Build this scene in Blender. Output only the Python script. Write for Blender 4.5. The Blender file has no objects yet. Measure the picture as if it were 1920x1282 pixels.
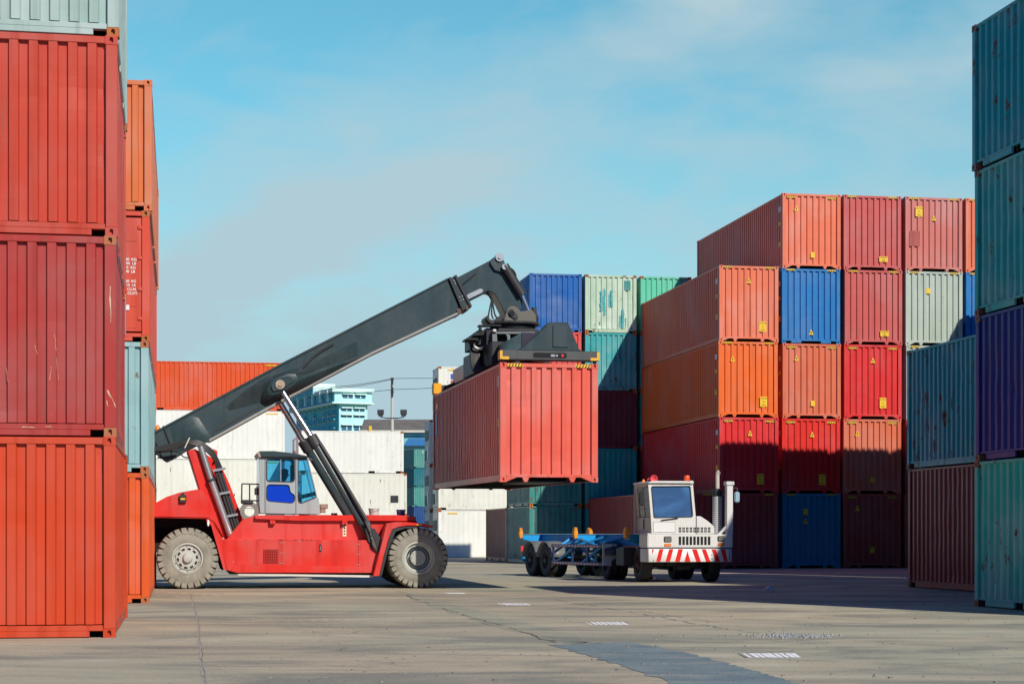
import bpy, bmesh, math, random
from mathutils import Vector, Matrix, noise as mnoise
random.seed(7)
C = bpy.context.scene.collection
PI = math.pi
# ---------------------------------------------------------------- camera, sky, sun, exposure
F, HZ, CX, CAMZ = 3500.0, 1000.0, 960.0, 1.38      # focal length in photo pixels, horizon row, centre column, eye height
cam = bpy.data.cameras.new('camera'); camo = bpy.data.objects.new('camera', cam); C.objects.link(camo)
camo.location = (0, 0, CAMZ); camo.rotation_euler = (PI/2, 0, 0)
cam.sensor_width = 36; cam.lens = F/1920*36; cam.shift_y = (HZ-641)/1920
cam.clip_start = 0.1; cam.clip_end = 5000
bpy.context.scene.camera = camo
SUND = Vector((0.53, -0.85, 0.687)).normalized()   # towards the sun
world = bpy.data.worlds.new('World'); bpy.context.scene.world = world; world.use_nodes = True
def build_world():
    nt = world.node_tree; N = nt.nodes; L = nt.links; N.clear()
    out = N.new('ShaderNodeOutputWorld'); bg = N.new('ShaderNodeBackground')
    sky = N.new('ShaderNodeTexSky'); sky.sky_type = 'NISHITA'; sky.sun_disc = False
    sky.sun_elevation = math.asin(SUND.z); sky.sun_rotation = math.atan2(SUND.x, SUND.y)
    sky.air_density = 1.0; sky.dust_density = 0.6; sky.ozone_density = 1.5
    tint = N.new('ShaderNodeMix'); tint.data_type = 'RGBA'; tint.blend_type = 'MULTIPLY'; tint.inputs[0].default_value = 1
    L.new(sky.outputs[0], tint.inputs[6]); tint.inputs[7].default_value = (0.84, 1.68, 1.56, 1)
    tc = N.new('ShaderNodeTexCoord'); sep = N.new('ShaderNodeSeparateXYZ'); L.new(tc.outputs['Generated'], sep.inputs[0])
    def math_(op, a, b=None, c=None):
        m = N.new('ShaderNodeMath'); m.operation = op
        for i, v in enumerate((a, b, c)):
            if v is None: continue
            if isinstance(v, (int, float)): m.inputs[i].default_value = v
            else: L.new(v, m.inputs[i])
        return m.outputs[0]
    hyp = math_('SQRT', math_('ADD', math_('MULTIPLY', sep.outputs[0], sep.outputs[0]), math_('MULTIPLY', sep.outputs[1], sep.outputs[1])))
    az = math_('ARCTAN2', sep.outputs[0], sep.outputs[1]); el = math_('ARCTAN2', sep.outputs[2], hyp)
    comb = N.new('ShaderNodeCombineXYZ'); L.new(az, comb.inputs[0]); L.new(el, comb.inputs[1])
    def cloud(scale, rot, sx, sy, detail, rough, off):
        mp = N.new('ShaderNodeMapping'); mp.inputs['Rotation'].default_value = (0, 0, rot); mp.inputs['Scale'].default_value = (sx, sy, 1)
        mp.inputs['Location'].default_value = off
        L.new(comb.outputs[0], mp.inputs[0])
        n = N.new('ShaderNodeTexNoise'); n.inputs['Scale'].default_value = scale; n.inputs['Detail'].default_value = detail
        n.inputs['Roughness'].default_value = rough; n.inputs['Distortion'].default_value = 0.6
        L.new(mp.outputs[0], n.inputs['Vector']); return n.outputs['Fac']
    n1 = cloud(5.5, -0.50, 1.0, 2.3, 5, 0.50, (1.3, 4.6, 0))
    n2 = cloud(14, -0.45, 1.0, 2.6, 5, 0.55, (3.1, 0.4, 0))
    # two broad diagonal veils and a haze that thickens towards the horizon
    def band(e0, sl, w, amp):
        d = math_('DIVIDE', math_('SUBTRACT', el, math_('ADD', math_('MULTIPLY', az, sl), e0)), w)
        return math_('MULTIPLY', math_('EXPONENT', math_('MULTIPLY', math_('MULTIPLY', d, d), -1.0)), amp)
    base = math_('ADD', math_('MULTIPLY', math_('SUBTRACT', 0.205, el), 9.0), math_('MULTIPLY', az, 1.7))
    f = math_('ADD', math_('ADD', math_('ADD', math_('MULTIPLY', math_('SUBTRACT', n1, 0.5), 1.9), math_('MULTIPLY', math_('SUBTRACT', n2, 0.5), 0.95)), math_('MAXIMUM', base, 0.14)), math_('ADD', band(.222, .52, .030, .55), band(.190, .24, .022, .35)))
    cl = N.new('ShaderNodeClamp'); L.new(f, cl.inputs[0]); cl.inputs[2].default_value = 1.0
    mix = N.new('ShaderNodeMix'); mix.data_type = 'RGBA'; L.new(cl.outputs[0], mix.inputs[0])
    L.new(tint.outputs[2], mix.inputs[6]); mix.inputs[7].default_value = (5.3, 7.4, 8.3, 1)
    # bright veil in view only; unseen sky dimmed and blued to cut fill light
    def mr(v, a, b):
        m = N.new('ShaderNodeMapRange'); m.interpolation_type = 'SMOOTHSTEP'; L.new(v, m.inputs[0]); m.inputs[1].default_value = a; m.inputs[2].default_value = b; return m.outputs[0]
    in_view = math_('MULTIPLY', mr(math_('ABSOLUTE', az), 1.0, .42), mr(el, .85, .40))
    clear = N.new('ShaderNodeMix'); clear.data_type = 'RGBA'; clear.blend_type = 'MULTIPLY'; clear.inputs[0].default_value = 1; L.new(sky.outputs[0], clear.inputs[6]); clear.inputs[7].default_value = (.11, .40, .92, 1)  # darkened sky for the directions out of view
    fin = N.new('ShaderNodeMix'); fin.data_type = 'RGBA'; L.new(in_view, fin.inputs[0]); L.new(clear.outputs[2], fin.inputs[6]); L.new(mix.outputs[2], fin.inputs[7])
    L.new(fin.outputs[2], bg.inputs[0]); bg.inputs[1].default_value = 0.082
    L.new(bg.outputs[0], out.inputs[0])
build_world()
sun = bpy.data.lights.new('sun', 'SUN'); suno = bpy.data.objects.new('sun', sun); C.objects.link(suno)
sun.energy = 4.6; sun.angle = math.radians(0.5); sun.color = (1.0, 0.93, 0.82)
suno.rotation_euler = SUND.to_track_quat('Z', 'Y').to_euler(); suno.location = (30, -40, 40)
vs = bpy.context.scene.view_settings
vs.view_transform = 'Standard'; vs.look = 'None'; vs.exposure = 0.0; vs.gamma = 1
bpy.context.scene.cycles.max_bounces = 6; bpy.context.scene.cycles.caustics_reflective = False
bpy.context.scene.cycles.caustics_refractive = False; bpy.context.scene.cycles.transparent_max_bounces = 12

# ---------------------------------------------------------------- photo pixel -> world helpers
def gd(px, py):                                    # a point on the ground
    Y = CAMZ*F/(py-HZ); return ((px-CX)*Y/F, Y)
def at(px, py, Y): return Vector(((px-CX)*Y/F, Y, CAMZ+(HZ-py)*Y/F))
class Frame:
    """a thing's own axes: origin on the ground, lx to the right, ly away from the camera, turned by phi"""
    def __init__(s, X, Y, phi):
        s.o = Vector((X, Y, 0)); s.phi = phi
        s.a = Vector((math.cos(phi), math.sin(phi), 0)); s.n = Vector((-math.sin(phi), math.cos(phi), 0))
    def q(s, px, py, ly):
        d = Vector(((px-CX)/F, 1, (HZ-py)/F)); c = Vector((0, 0, CAMZ))
        t = (ly-(c-s.o).dot(s.n))/d.dot(s.n); P = c+d*t
        return ((P-s.o).dot(s.a), P.z)
    def poly(s, pts, ly): return [s.q(x, y, ly) for x, y in pts]

# ---------------------------------------------------------------- mesh builder
class MB:
    def __init__(s): s.v = []; s.f = []; s.m = []; s.mi = 0
    def add(s, vs_, fs):
        b = len(s.v); s.v += [tuple(p) for p in vs_]; s.f += [tuple(i+b for i in f) for f in fs]; s.m += [s.mi]*len(fs); return s
    def box(s, x0, x1, y0, y1, z0, z1):
        return s.add([(x0,y0,z0),(x1,y0,z0),(x1,y1,z0),(x0,y1,z0),(x0,y0,z1),(x1,y0,z1),(x1,y1,z1),(x0,y1,z1)],
                     [(0,3,2,1),(4,5,6,7),(0,1,5,4),(1,2,6,5),(2,3,7,6),(3,0,4,7)])
    def obox(s, c, ax, ay, az):                    # oriented box from centre and half-axis vectors
        c = Vector(c); ax = Vector(ax); ay = Vector(ay); az = Vector(az)
        P = [c+i*ax+j*ay+k*az for k in (-1,1) for (i,j) in ((-1,-1),(1,-1),(1,1),(-1,1))]
        return s.add(P, [(0,3,2,1),(4,5,6,7),(0,1,5,4),(1,2,6,5),(2,3,7,6),(3,0,4,7)])
    def prism(s, poly, y0, y1, ax='y'):            # 2-D outline (x,z) extruded along y (or (y,z) along x, (x,y) along z)
        area = sum(poly[i][0]*poly[(i+1)%len(poly)][1]-poly[(i+1)%len(poly)][0]*poly[i][1] for i in range(len(poly)))
        if area < 0: poly = poly[::-1]
        n = len(poly)
        if ax == 'y': P = [(a, y0, b) for a, b in poly]+[(a, y1, b) for a, b in poly]
        elif ax == 'x': P = [(y1, a, b) for a, b in poly]+[(y0, a, b) for a, b in poly]
        else: P = [(a, b, y1) for a, b in poly]+[(a, b, y0) for a, b in poly]
        return s.add(P, [tuple(range(n)), tuple(range(2*n-1, n-1, -1))]+[(i, n+i, n+(i+1)%n, (i+1)%n) for i in range(n)])
    def tube(s, p0, p1, r, seg=12, r1=None, cap=True):
        p0 = Vector(p0); p1 = Vector(p1); r1 = r if r1 is None else r1
        d = (p1-p0).normalized(); u = d.orthogonal().normalized(); w = d.cross(u)
        P = []
        for p, rr in ((p0, r), (p1, r1)):
            for i in range(seg):
                t = 2*PI*i/seg; P.append(p+rr*(math.cos(t)*u+math.sin(t)*w))
        fs = [(i, (i+1)%seg, seg+(i+1)%seg, seg+i) for i in range(seg)]
        if cap: fs += [tuple(range(seg-1, -1, -1)), tuple(range(seg, 2*seg))]
        return s.add(P, fs)
    def path(s, pts, r, seg=8, smooth=6):
        pts = [Vector(p) for p in pts]
        if smooth > 1 and len(pts) > 2:            # catmull-rom
            q = []; e = [pts[0]*2-pts[1]]+pts+[pts[-1]*2-pts[-2]]
            for i in range(1, len(e)-2):
                a, b, c, d = e[i-1:i+3]
                for k in range(smooth):
                    t = k/smooth
                    q.append(0.5*((2*b)+(c-a)*t+(2*a-5*b+4*c-d)*t*t+(3*b-a-3*c+d)*t**3))
            q.append(pts[-1]); pts = q
        P = []; fs = []; u = None
        for i, p in enumerate(pts):
            d = (pts[min(i+1, len(pts)-1)]-pts[max(i-1, 0)]).normalized()
            u = d.orthogonal().normalized() if u is None else (u-d*u.dot(d)).normalized()
            w = d.cross(u)
            for k in range(seg):
                t = 2*PI*k/seg; P.append(p+r*(math.cos(t)*u+math.sin(t)*w))
        for i in range(len(pts)-1):
            for k in range(seg): fs.append((i*seg+k, i*seg+(k+1)%seg, (i+1)*seg+(k+1)%seg, (i+1)*seg+k))
        fs += [tuple(range(seg-1, -1, -1)), tuple(range((len(pts)-1)*seg, len(pts)*seg))]
        return s.add(P, fs)
    def lathe(s, prof, c, d, seg=32, cap=(True, True)):              # prof: (radius, height along d)
        c = Vector(c); d = Vector(d).normalized(); u = d.orthogonal().normalized(); w = d.cross(u); P = []; fs = []
        for r, h in prof:
            for k in range(seg):
                t = 2*PI*k/seg; P.append(c+d*h+r*(math.cos(t)*u+math.sin(t)*w))
        for i in range(len(prof)-1):
            for k in range(seg): fs.append((i*seg+k, i*seg+(k+1)%seg, (i+1)*seg+(k+1)%seg, (i+1)*seg+k))
        if cap[0]: fs.append(tuple(range(seg-1, -1, -1)))
        if cap[1]: fs.append(tuple(range((len(prof)-1)*seg, len(prof)*seg)))
        return s.add(P, fs)
    def mesh(s, name, bevel=0, smooth=35, seg=1):
        me = bpy.data.meshes.new(name); me.from_pydata(s.v, [], s.f); me.update()
        me.polygons.foreach_set('material_index', s.m)
        bm = bmesh.new(); bm.from_mesh(me)
        if bevel:
            bmesh.ops.remove_doubles(bm, verts=bm.verts, dist=1e-5)
            es = [e for e in bm.edges if len(e.link_faces) == 2 and e.calc_face_angle(0) > 0.6]
            bmesh.ops.bevel(bm, geom=es, offset=bevel, segments=seg, affect='EDGES', clamp_overlap=True)
        if smooth: bmesh.ops.recalc_face_normals(bm, faces=bm.faces)
        bm.to_mesh(me); bm.free()
        if smooth:
            me.polygons.foreach_set('use_smooth', [True]*len(me.polygons)); me.set_sharp_from_angle(angle=math.radians(smooth))
        return me
    def build(s, name, mats, parent=None, bevel=0, smooth=35, loc=None, seg=1):
        return link(name, s.mesh(name, bevel, smooth, seg), mats, parent, loc)
def link(name, me, mats, parent=None, loc=None):
    o = bpy.data.objects.new(name, me); C.objects.link(o)
    if not isinstance(mats, (list, tuple)): mats = [mats]
    while len(me.materials) < len(mats): me.materials.append(mats[len(me.materials)])
    for i, m in enumerate(mats):
        if me.materials[i] != m:
            o.material_slots[i].link = 'OBJECT'; o.material_slots[i].material = m
    if parent: o.parent = parent
    if loc is not None: o.location = loc
    return o
def tag(o, label, cat=None, group=None, kind=None):
    if label: o['label'] = label
    if cat: o['category'] = cat
    if group: o['group'] = group
    if kind: o['kind'] = kind
    return o
def empty(name, loc, rz=0, label=None, cat=None, group=None):
    o = bpy.data.objects.new(name, None); C.objects.link(o); o.location = loc; o.rotation_euler = (0, 0, rz); o.empty_display_size = .3
    return tag(o, label, cat, group)
def copy_tree(o, parent=None):
    c = o.copy(); C.objects.link(c); c.parent = parent
    for ch in list(o.children): copy_tree(ch, c)
    return c
def struct(name, mb, m, **k): return tag(mb.build(name, m, **k), None, kind='structure')

# ---------------------------------------------------------------- materials
def lin(c):
    c /= 255.0; return c/12.92 if c <= .04045 else ((c+.055)/1.055)**2.4
def rgb(r, g, b, k=1.0):
    c = [lin(r)*k, lin(g)*k, lin(b)*k]; l = .3*c[0]+.5*c[1]+.2*c[2]
    return tuple(min(.9, max(.006, l+(x-l)*1.08)) for x in c)+(1,)
_mats = {}
class NT:
    def __init__(s, name):
        s.mat = bpy.data.materials.new(name); s.mat.use_nodes = True; s.nt = s.mat.node_tree; s.N = s.nt.nodes; s.L = s.nt.links
        s.b = s.N['Principled BSDF']
    def n(s, t, **k):
        x = s.N.new('ShaderNode'+t)
        for a, v in k.items():
            if a.startswith('i_'):
                key = a[2:]; key = int(key) if key.isdigit() else key.replace('_', ' ')
                s.set(x.inputs[key], v)
            else: setattr(x, a, v)
        return x
    def set(s, inp, v):
        if hasattr(v, 'links') or isinstance(v, bpy.types.NodeSocket): s.L.new(v, inp)
        else: inp.default_value = v
    def mix(s, f, a, b, bt='MIX'):
        m = s.n('Mix', data_type='RGBA', blend_type=bt); s.set(m.inputs[0], f); s.set(m.inputs[6], a); s.set(m.inputs[7], b); return m.outputs[2]
    def math(s, op, a, b=0.0, clamp=False):
        m = s.n('Math', operation=op, use_clamp=clamp); s.set(m.inputs[0], a); s.set(m.inputs[1], b); return m.outputs[0]
    def noise(s, vec, scale, detail=4, rough=.55, dist=0):
        x = s.n('TexNoise'); s.set(x.inputs['Vector'], vec); x.inputs['Scale'].default_value = scale
        x.inputs['Detail'].default_value = detail; x.inputs['Roughness'].default_value = rough; x.inputs['Distortion'].default_value = dist; return x.outputs['Fac']
    def mapp(s, vec, sc, rot=(0,0,0), loc=(0,0,0)):
        x = s.n('Mapping'); s.set(x.inputs[0], vec); x.inputs['Scale'].default_value = sc; x.inputs['Rotation'].default_value = rot; x.inputs['Location'].default_value = loc; return x.outputs[0]
    def step(s, v, lo, hi):
        m = s.n('MapRange', interpolation_type='SMOOTHSTEP'); s.set(m.inputs[0], v); m.inputs[1].default_value = lo; m.inputs[2].default_value = hi; return m.outputs[0]
def randvec(t):
    tc = t.n('TexCoord'); oi = t.n('ObjectInfo'); a = t.n('VectorMath', operation='ADD')
    sc = t.n('VectorMath', operation='SCALE'); t.L.new(oi.outputs['Random'], sc.inputs[0]); sc.inputs['Scale'].default_value = 57.0
    t.L.new(tc.outputs['Object'], a.inputs[0]); t.L.new(sc.outputs[0], a.inputs[1]); return a.outputs[0]
def paint(name, col, rust=.15, rough=.42, fade=.25, chips=.1, bump=.25, metal=0.0, dirt=(.16,.12,.09,1), dirtf=.25, rustcol=(.20,.075,.025,1), streak=.75):
    """weathered paint: sun-faded areas, run-off streaks, rust spots, chips, shallow dents"""
    t = NT(name); v = randvec(t)
    big = t.noise(v, .55, 3); st = t.noise(t.mapp(v, (5, 5, .22)), 1.0, 5, .6); fine = t.noise(v, 9, 6, .65)
    lum = .2126*col[0]+.7152*col[1]+.0722*col[2]
    pale = tuple(min(1, c*.78+(lum*1.3+.05)*.30) for c in col[:3])+(1,)
    deep = tuple(c*.80 for c in col[:3])+(1,)
    c = t.mix(t.math('MULTIPLY', t.step(big, .40, .68), fade*2.2, True), col, pale)
    c = t.mix(t.math('MULTIPLY', t.step(st, .48, .70), streak), c, deep)
    c = t.mix(t.math('MULTIPLY', t.step(t.noise(t.mapp(v, (3, 3, .5)), 1.3, 7, .7), .52, .80), dirtf), c, dirt)
    if chips: c = t.mix(t.math('MULTIPLY', t.step(t.noise(t.mapp(v, (1, 1, .6)), 14, 5, .7), .70, .74), chips*3, True), c, tuple(min(1, x*.5+.35) for x in col[:3])+(1,))
    if rust:
        r1 = t.step(t.math('ADD', t.noise(t.mapp(v, (1.6, 1.6, .8)), 2.2, 9, .72), t.math('MULTIPLY', t.math('SUBTRACT', st, .5), .25)), .70-.16*rust, .74-.12*rust)
        c = t.mix(t.math('MULTIPLY', r1, min(1, .5+rust)), c, t.mix(fine, rustcol, (.09, .035, .02, 1)))
        t.set(t.b.inputs['Roughness'], t.math('ADD', t.math('MULTIPLY', r1, .35), t.math('ADD', rough, t.math('MULTIPLY', t.math('SUBTRACT', fine, .5), .25)), True))
    else: t.set(t.b.inputs['Roughness'], t.math('ADD', rough, t.math('MULTIPLY', t.math('SUBTRACT', fine, .5), .25), True))
    t.set(t.b.inputs['Base Color'], c); t.b.inputs['Metallic'].default_value = metal; t.b.inputs['Specular IOR Level'].default_value = .30
    if bump:
        h = t.math('ADD', t.math('MULTIPLY', t.noise(v, 1.1, 2), 1.0), t.math('MULTIPLY', fine, .03))
        b = t.n('Bump'); b.inputs['Strength'].default_value = bump; b.inputs['Distance'].default_value = .06; t.set(b.inputs['Height'], h); t.L.new(b.outputs[0], t.b.inputs['Normal'])
    return t.mat
def plain(name, col, rough=.5, metal=0, var=.15, scale=6, spec=.5, bump=0):
    t = NT(name); v = randvec(t); n = t.noise(v, scale, 5, .6)
    t.set(t.b.inputs['Base Color'], t.mix(n, tuple(c*(1-var) for c in col[:3])+(1,), tuple(min(1, c*(1+var)) for c in col[:3])+(1,)))
    t.b.inputs['Roughness'].default_value = rough; t.b.inputs['Metallic'].default_value = metal; t.b.inputs['Specular IOR Level'].default_value = spec
    if bump:
        b = t.n('Bump'); b.inputs['Strength'].default_value = bump; b.inputs['Distance'].default_value = .01; t.set(b.inputs['Height'], n); t.L.new(b.outputs[0], t.b.inputs['Normal'])
    return t.mat
def glass(name, col, refl=.12, dens=1.0):
    t = NT(name); t.N.remove(t.b); out = t.N['Material Output']
    tr = t.n('BsdfTransparent'); tr.inputs[0].default_value = col; gl = t.n('BsdfGlossy'); gl.inputs['Roughness'].default_value = .03; gl.inputs[0].default_value = (.8, .9, 1, 1)
    fr = t.n('Fresnel'); fr.inputs[0].default_value = 1.5
    mx = t.n('MixShader'); t.set(mx.inputs[0], t.math('ADD', fr.outputs[0], refl, True)); t.L.new(tr.outputs[0], mx.inputs[1]); t.L.new(gl.outputs[0], mx.inputs[2]); t.L.new(mx.outputs[0], out.inputs[0])
    return t.mat
K = .80
M = {}
M['black'] = plain('black rubber', (.018, .018, .02), .6)
M['dark'] = paint('dark grease steel', (.035, .037, .04, 1), .1, .5, .3, .1, .2)
M['void'] = plain('dark hollow', (.012, .012, .014), .9)
M['yellow'] = plain('warning yellow', (.80, .50, .01), .5, var=.08)
M['ink'] = plain('black print', (.02, .02, .02), .6)
M['white'] = plain('white marking', (.75, .75, .73), .6)
M['galv'] = plain('galvanised steel', (.42, .43, .43), .35, .7)
M['chrome'] = plain('polished rod', (.62, .64, .68), .24, 1.0, var=.04)
M['orange'] = plain('amber plastic', (.85, .22, .02), .35)
M['redlens'] = plain('red plastic', (.75, .04, .04), .35)
M['concrete'] = plain('pole concrete', (.50, .47, .42), .8)
# ---------------------------------------------------------------- writing on things
def text_mesh(s, size, bold=0.0):
    cu = bpy.data.curves.new('lettering', 'FONT'); cu.body = s; cu.size = size; cu.align_x = 'CENTER'; cu.align_y = 'CENTER'; cu.offset = bold; cu.space_line = .95
    o = bpy.data.objects.new('lettering', cu); C.objects.link(o)
    me = bpy.data.meshes.new_from_object(o.evaluated_get(bpy.context.evaluated_depsgraph_get())); bpy.data.objects.remove(o)
    me.materials.clear(); return me
def text(s, size, mat, parent, loc, rot=(PI/2, 0, 0), sx=1.0, name='lettering', bold=0.0):
    bpy.context.view_layer.update(); me = text_mesh(s, size, bold); o = link(name, me, mat, parent, loc); o.rotation_euler = rot; o.scale = (sx, 1, 1); return o

# ---------------------------------------------------------------- shipping containers
YAW = math.atan2(625, F)                            # every stack in the yard points the same way
UX, UY = -math.sin(YAW), math.cos(YAW)
_cm = {}
def corrugate(s0, s1, z0, z1, pitch, pat, depth, mapf, nz=1, dents=None):
    """pat: widths of inner flat, slope, outer flat, slope as shares of the pitch; mapf(s, d, z) -> point"""
    n = max(1, round((s1-s0)/pitch)); p = (s1-s0)/(n+pat[0]); mb = MB(); prof = []
    x = s0
    for i in range(n):
        prof += [(x, depth), (x+pat[0]*p, depth), (x+(pat[0]+pat[1])*p, 0), (x+(pat[0]+pat[1]+pat[2])*p, 0)]; x += p
    prof += [(x, depth), (s1, depth)]
    m = len(prof); P = []
    for k in range(nz+1):
        z = z0+(z1-z0)*k/nz
        for s_, d in prof:
            dd = d
            if dents and 0 < k < nz:
                for (a, b, r, h) in dents: dd += h*math.exp(-((s_-a)**2+(z-b)**2)/(r*r))
            P.append(mapf(s_, dd, z))
    mb.add(P, [(k*m+i, k*m+i+1, (k+1)*m+i+1, (k+1)*m+i) for k in range(nz) for i in range(m-1)])
    return mb
def holed(mb, o, ux, uy, nrm, w, h, rx, ry, dep, seg=16):
    """rectangle w x h with an oval hole that goes dep deep"""
    o = Vector(o); ux = Vector(ux); uy = Vector(uy); nrm = Vector(nrm); A = []; B = []; D = []
    cs = [(1, 1), (-1, 1), (-1, -1), (1, -1)]; e = ry-rx
    for j in range(4):
        for q in range(4):
            a = cs[j][0]+(cs[(j+1) % 4][0]-cs[j][0])*q/4; c = cs[j][1]+(cs[(j+1) % 4][1]-cs[j][1])*q/4
            t = math.atan2(c, a); A.append(o+ux*a*w/2+uy*c*h/2)
            B.append(o+ux*math.cos(t)*rx+uy*(math.sin(t)*rx+(e if math.sin(t) > .01 else -e if math.sin(t) < -.01 else 0))); D.append(B[-1]-nrm*dep)
    n = 16
    mb.add(A+B+D, [(i, (i+1) % n, n+(i+1) % n, n+i) for i in range(n)]+[(n+i, n+(i+1) % n, 2*n+(i+1) % n, 2*n+i) for i in range(n)]+[tuple(range(2*n, 3*n))])
def castings(W, H, L):
    key = ('cast', W, H, L)
    if key in _cm: return _cm[key]
    out = []
    w, d, h = .162, .178, .118
    for ey in (0, 1):
        for sx in (-1, 1):
            for ez in (0, 1):
                mb = MB(); x1 = sx*(W/2); x0 = x1-sx*w; y0 = 0 if ey == 0 else L; dy = 1 if ey == 0 else -1; y1 = y0+dy*d; z0 = 0 if ez == 0 else H-h
                cx, cy, cz = (x0+x1)/2, (y0+y1)/2, z0+h/2
                holed(mb, (cx, y0, cz), (1,0,0), (0,0,1), (0,-dy,0), w, h, .026, .040, .05)
                holed(mb, (x1, cy, cz), (0,1,0), (0,0,1), (sx,0,0), d, h, .026, .040, .05)
                X = sorted((x0, x1)); Y = sorted((y0, y1))
                zt, zb = z0+h, z0
                mb.add([(X[0],Y[0],zb),(X[1],Y[0],zb),(X[1],Y[1],zb),(X[0],Y[1],zb),(X[0],Y[0],zt),(X[1],Y[0],zt),(X[1],Y[1],zt),(X[0],Y[1],zt)],
                       [(0,3,2,1),(4,5,6,7)]+([(3,7,6,2)] if ey == 0 else [(0,1,5,4)])+([(0,4,7,3)] if sx > 0 else [(1,2,6,5)]))
                out.append(mb.mesh('corner_casting', smooth=25))
    _cm[key] = out; return out
def frame_mesh(W, H, L, style):
    key = ('frame', W, H, L, style)
    if key in _cm: return _cm[key]
    mb = MB(); w = W/2; g = .004
    for y0, s in ((g, 1), (L-g, -1)):
        y1 = y0+s*.14; Y = sorted((y0, y1))
        for sx in (-1, 1):
            X = sorted((sx*(w-g), sx*(w-.155))); mb.box(X[0], X[1], Y[0], Y[1], .118, H-.118)
        Yr = sorted((y0+s*.004, y0+s*.09)); Yb = sorted((y0+s*.002, y0+s*.12))
        mb.box(-w+.162, w-.162, Yr[0], Yr[1], H-.105, H-.012)            # top end rail
        if style == 'gooseneck':
            mb.box(-w+.162, w-.162, Yb[0], Yb[1], .115, .18)
            for sx in (-1, 1):
                mb.prism([(sx*(w-.162), .008), (sx*(w-.162), .115), (sx*(w-.42), .115), (sx*(w-.38), .10)], Yb[0], Yb[1])
                c = sx*.56; mb.prism([(c-.09, .115), (c+.09, .115), (c+.035, .0), (c-.035, .0)], Yb[0]+.004, Yb[1]-.01)
        elif style == 'pockets':
            mb.box(-w+.162, w-.162, Yb[0], Yb[1], .10, .17)
            for sx in (-1, 1):
                c = sx*.62; mb.box(c-.21, c+.21, Yb[0], Yb[1], .015, .10)
        else:
            mb.box(-w+.162, w-.162, Yb[0], Yb[1], .09, .165)
            mb.box(-w+.34, w-.34, Yb[0], Yb[1], .01, .09)
    for sx in (-1, 1):
        X = sorted((sx*(w-.012), sx*(w-.075))); mb.box(X[0], X[1], .178, L-.178, H-.075, H-.012)
        X = sorted((sx*(w-.02), sx*(w-.07))); 
        if style == 'gooseneck' : mb.box(X[0], X[1], .178, L-.178, .025, .175)
        else:
            mb.box(X[0], X[1], .178, L-.178, .13, .175)
            cuts = [.178, .45, L/2-1.35, L/2-.99, L/2+.99, L/2+1.35, L-.45, L-.178]
            for i in range(1, 7, 2): mb.box(X[0], X[1], cuts[i]+.0, cuts[i+1], .02, .13)
    _cm[key] = mb.mesh('frame', bevel=.006, smooth=0); return _cm[key]
def wall(which, W, H, L, kind, dseed=None):
    key = (which, W, H, L, kind, dseed)
    if key in _cm: return _cm[key]
    w = W/2; zt = H-.10 if 'end' in which else H-.073; zb = .178
    if kind == 'reefer': pit, pat, dp = .30, (.47, .03, .47, .03), .006
    elif 'end' in which: pit, pat, dp = .255, (.42, .07, .44, .07), .054
    else: pit, pat, dp = .278, (.33, .165, .34, .165), .043
    nz = 1; dents = None
    if dseed is not None:
        rr = random.Random(dseed); nz = 16; S = W if 'end' in which else L
        dents = [(rr.uniform(-S/2 if 'end' in which else 0, S/2 if 'end' in which else S), rr.uniform(.3, H-.3), rr.uniform(.06, .28), rr.uniform(-.012, .022)) for _ in range(16 if 'end' in which else 40)]
    if which == 'end_front': mb = corrugate(-w+.155, w-.155, zb, zt, pit, pat, dp, lambda s, d, z: (s, .018+d, z), nz, dents)
    elif which == 'end_back': mb = corrugate(-w+.155, w-.155, zb, zt, pit, pat, dp, lambda s, d, z: (-s, L-.018-d, z), nz, dents)
    elif which == 'side_left': mb = corrugate(.145, L-.145, .172, zt, pit, pat, dp, lambda s, d, z: (-w+.022+d, s, z), nz, dents)
    else: mb = corrugate(.145, L-.145, .172, zt, pit, pat, dp, lambda s, d, z: (w-.022-d, s, z), nz, dents)
    _cm[key] = mb.mesh('end_wall' if 'end' in which else 'side_wall', smooth=0); return _cm[key]
def roof_mesh(W, H, L):
    key = ('roof', W, H, L)
    if key not in _cm: _cm[key] = MB().box(-W/2+.076, W/2-.076, .10, L-.10, H-.05, H-.022).mesh('roof', smooth=0)
    return _cm[key]
def floor_mesh(W, H, L):
    key = ('floor', W, H, L)
    if key not in _cm:
        mb = MB().box(-W/2+.072, W/2-.072, .13, L-.13, .150, .172); y = .35
        while y < L-.3: mb.box(-W/2+.075, W/2-.075, y, y+.045, .03, .149); y += .3
        _cm[key] = mb.mesh('floor', smooth=0)
    return _cm[key]
def hazard(par, W, H, L, under=False, side=False):
    """black and yellow stripes at the top corners of the end"""
    z1 = H-.02 if not under else H-.115; z0 = z1-.075
    for sx in (-1, 1):
        a, b = (-W/2+.19, -W/2+.55) if sx < 0 else (W/2-.55, W/2-.19); y = .006 if not under else .014
        key = ('hz', W, H, sx, under)
        if key not in _cm:
            mb = MB(); mb.box(a, b, y-.004, y-.001, z0, z1); mb.mi = 1; n = 5; st = (b-a)/n
            for i in range(n):
                x = a+i*st+.01; mb.add([(x, y-.006, z0+.004), (x+.03, y-.006, z0+.004), (x+.03+.03, y-.006, z1-.004), (x+.03, y-.006, z1-.004)], [(0, 1, 2, 3)])
            _cm[key] = mb.mesh('hazard_stripe', smooth=0)
        link('hazard_stripe', _cm[key], [M['yellow'], M['ink']], par)
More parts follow.
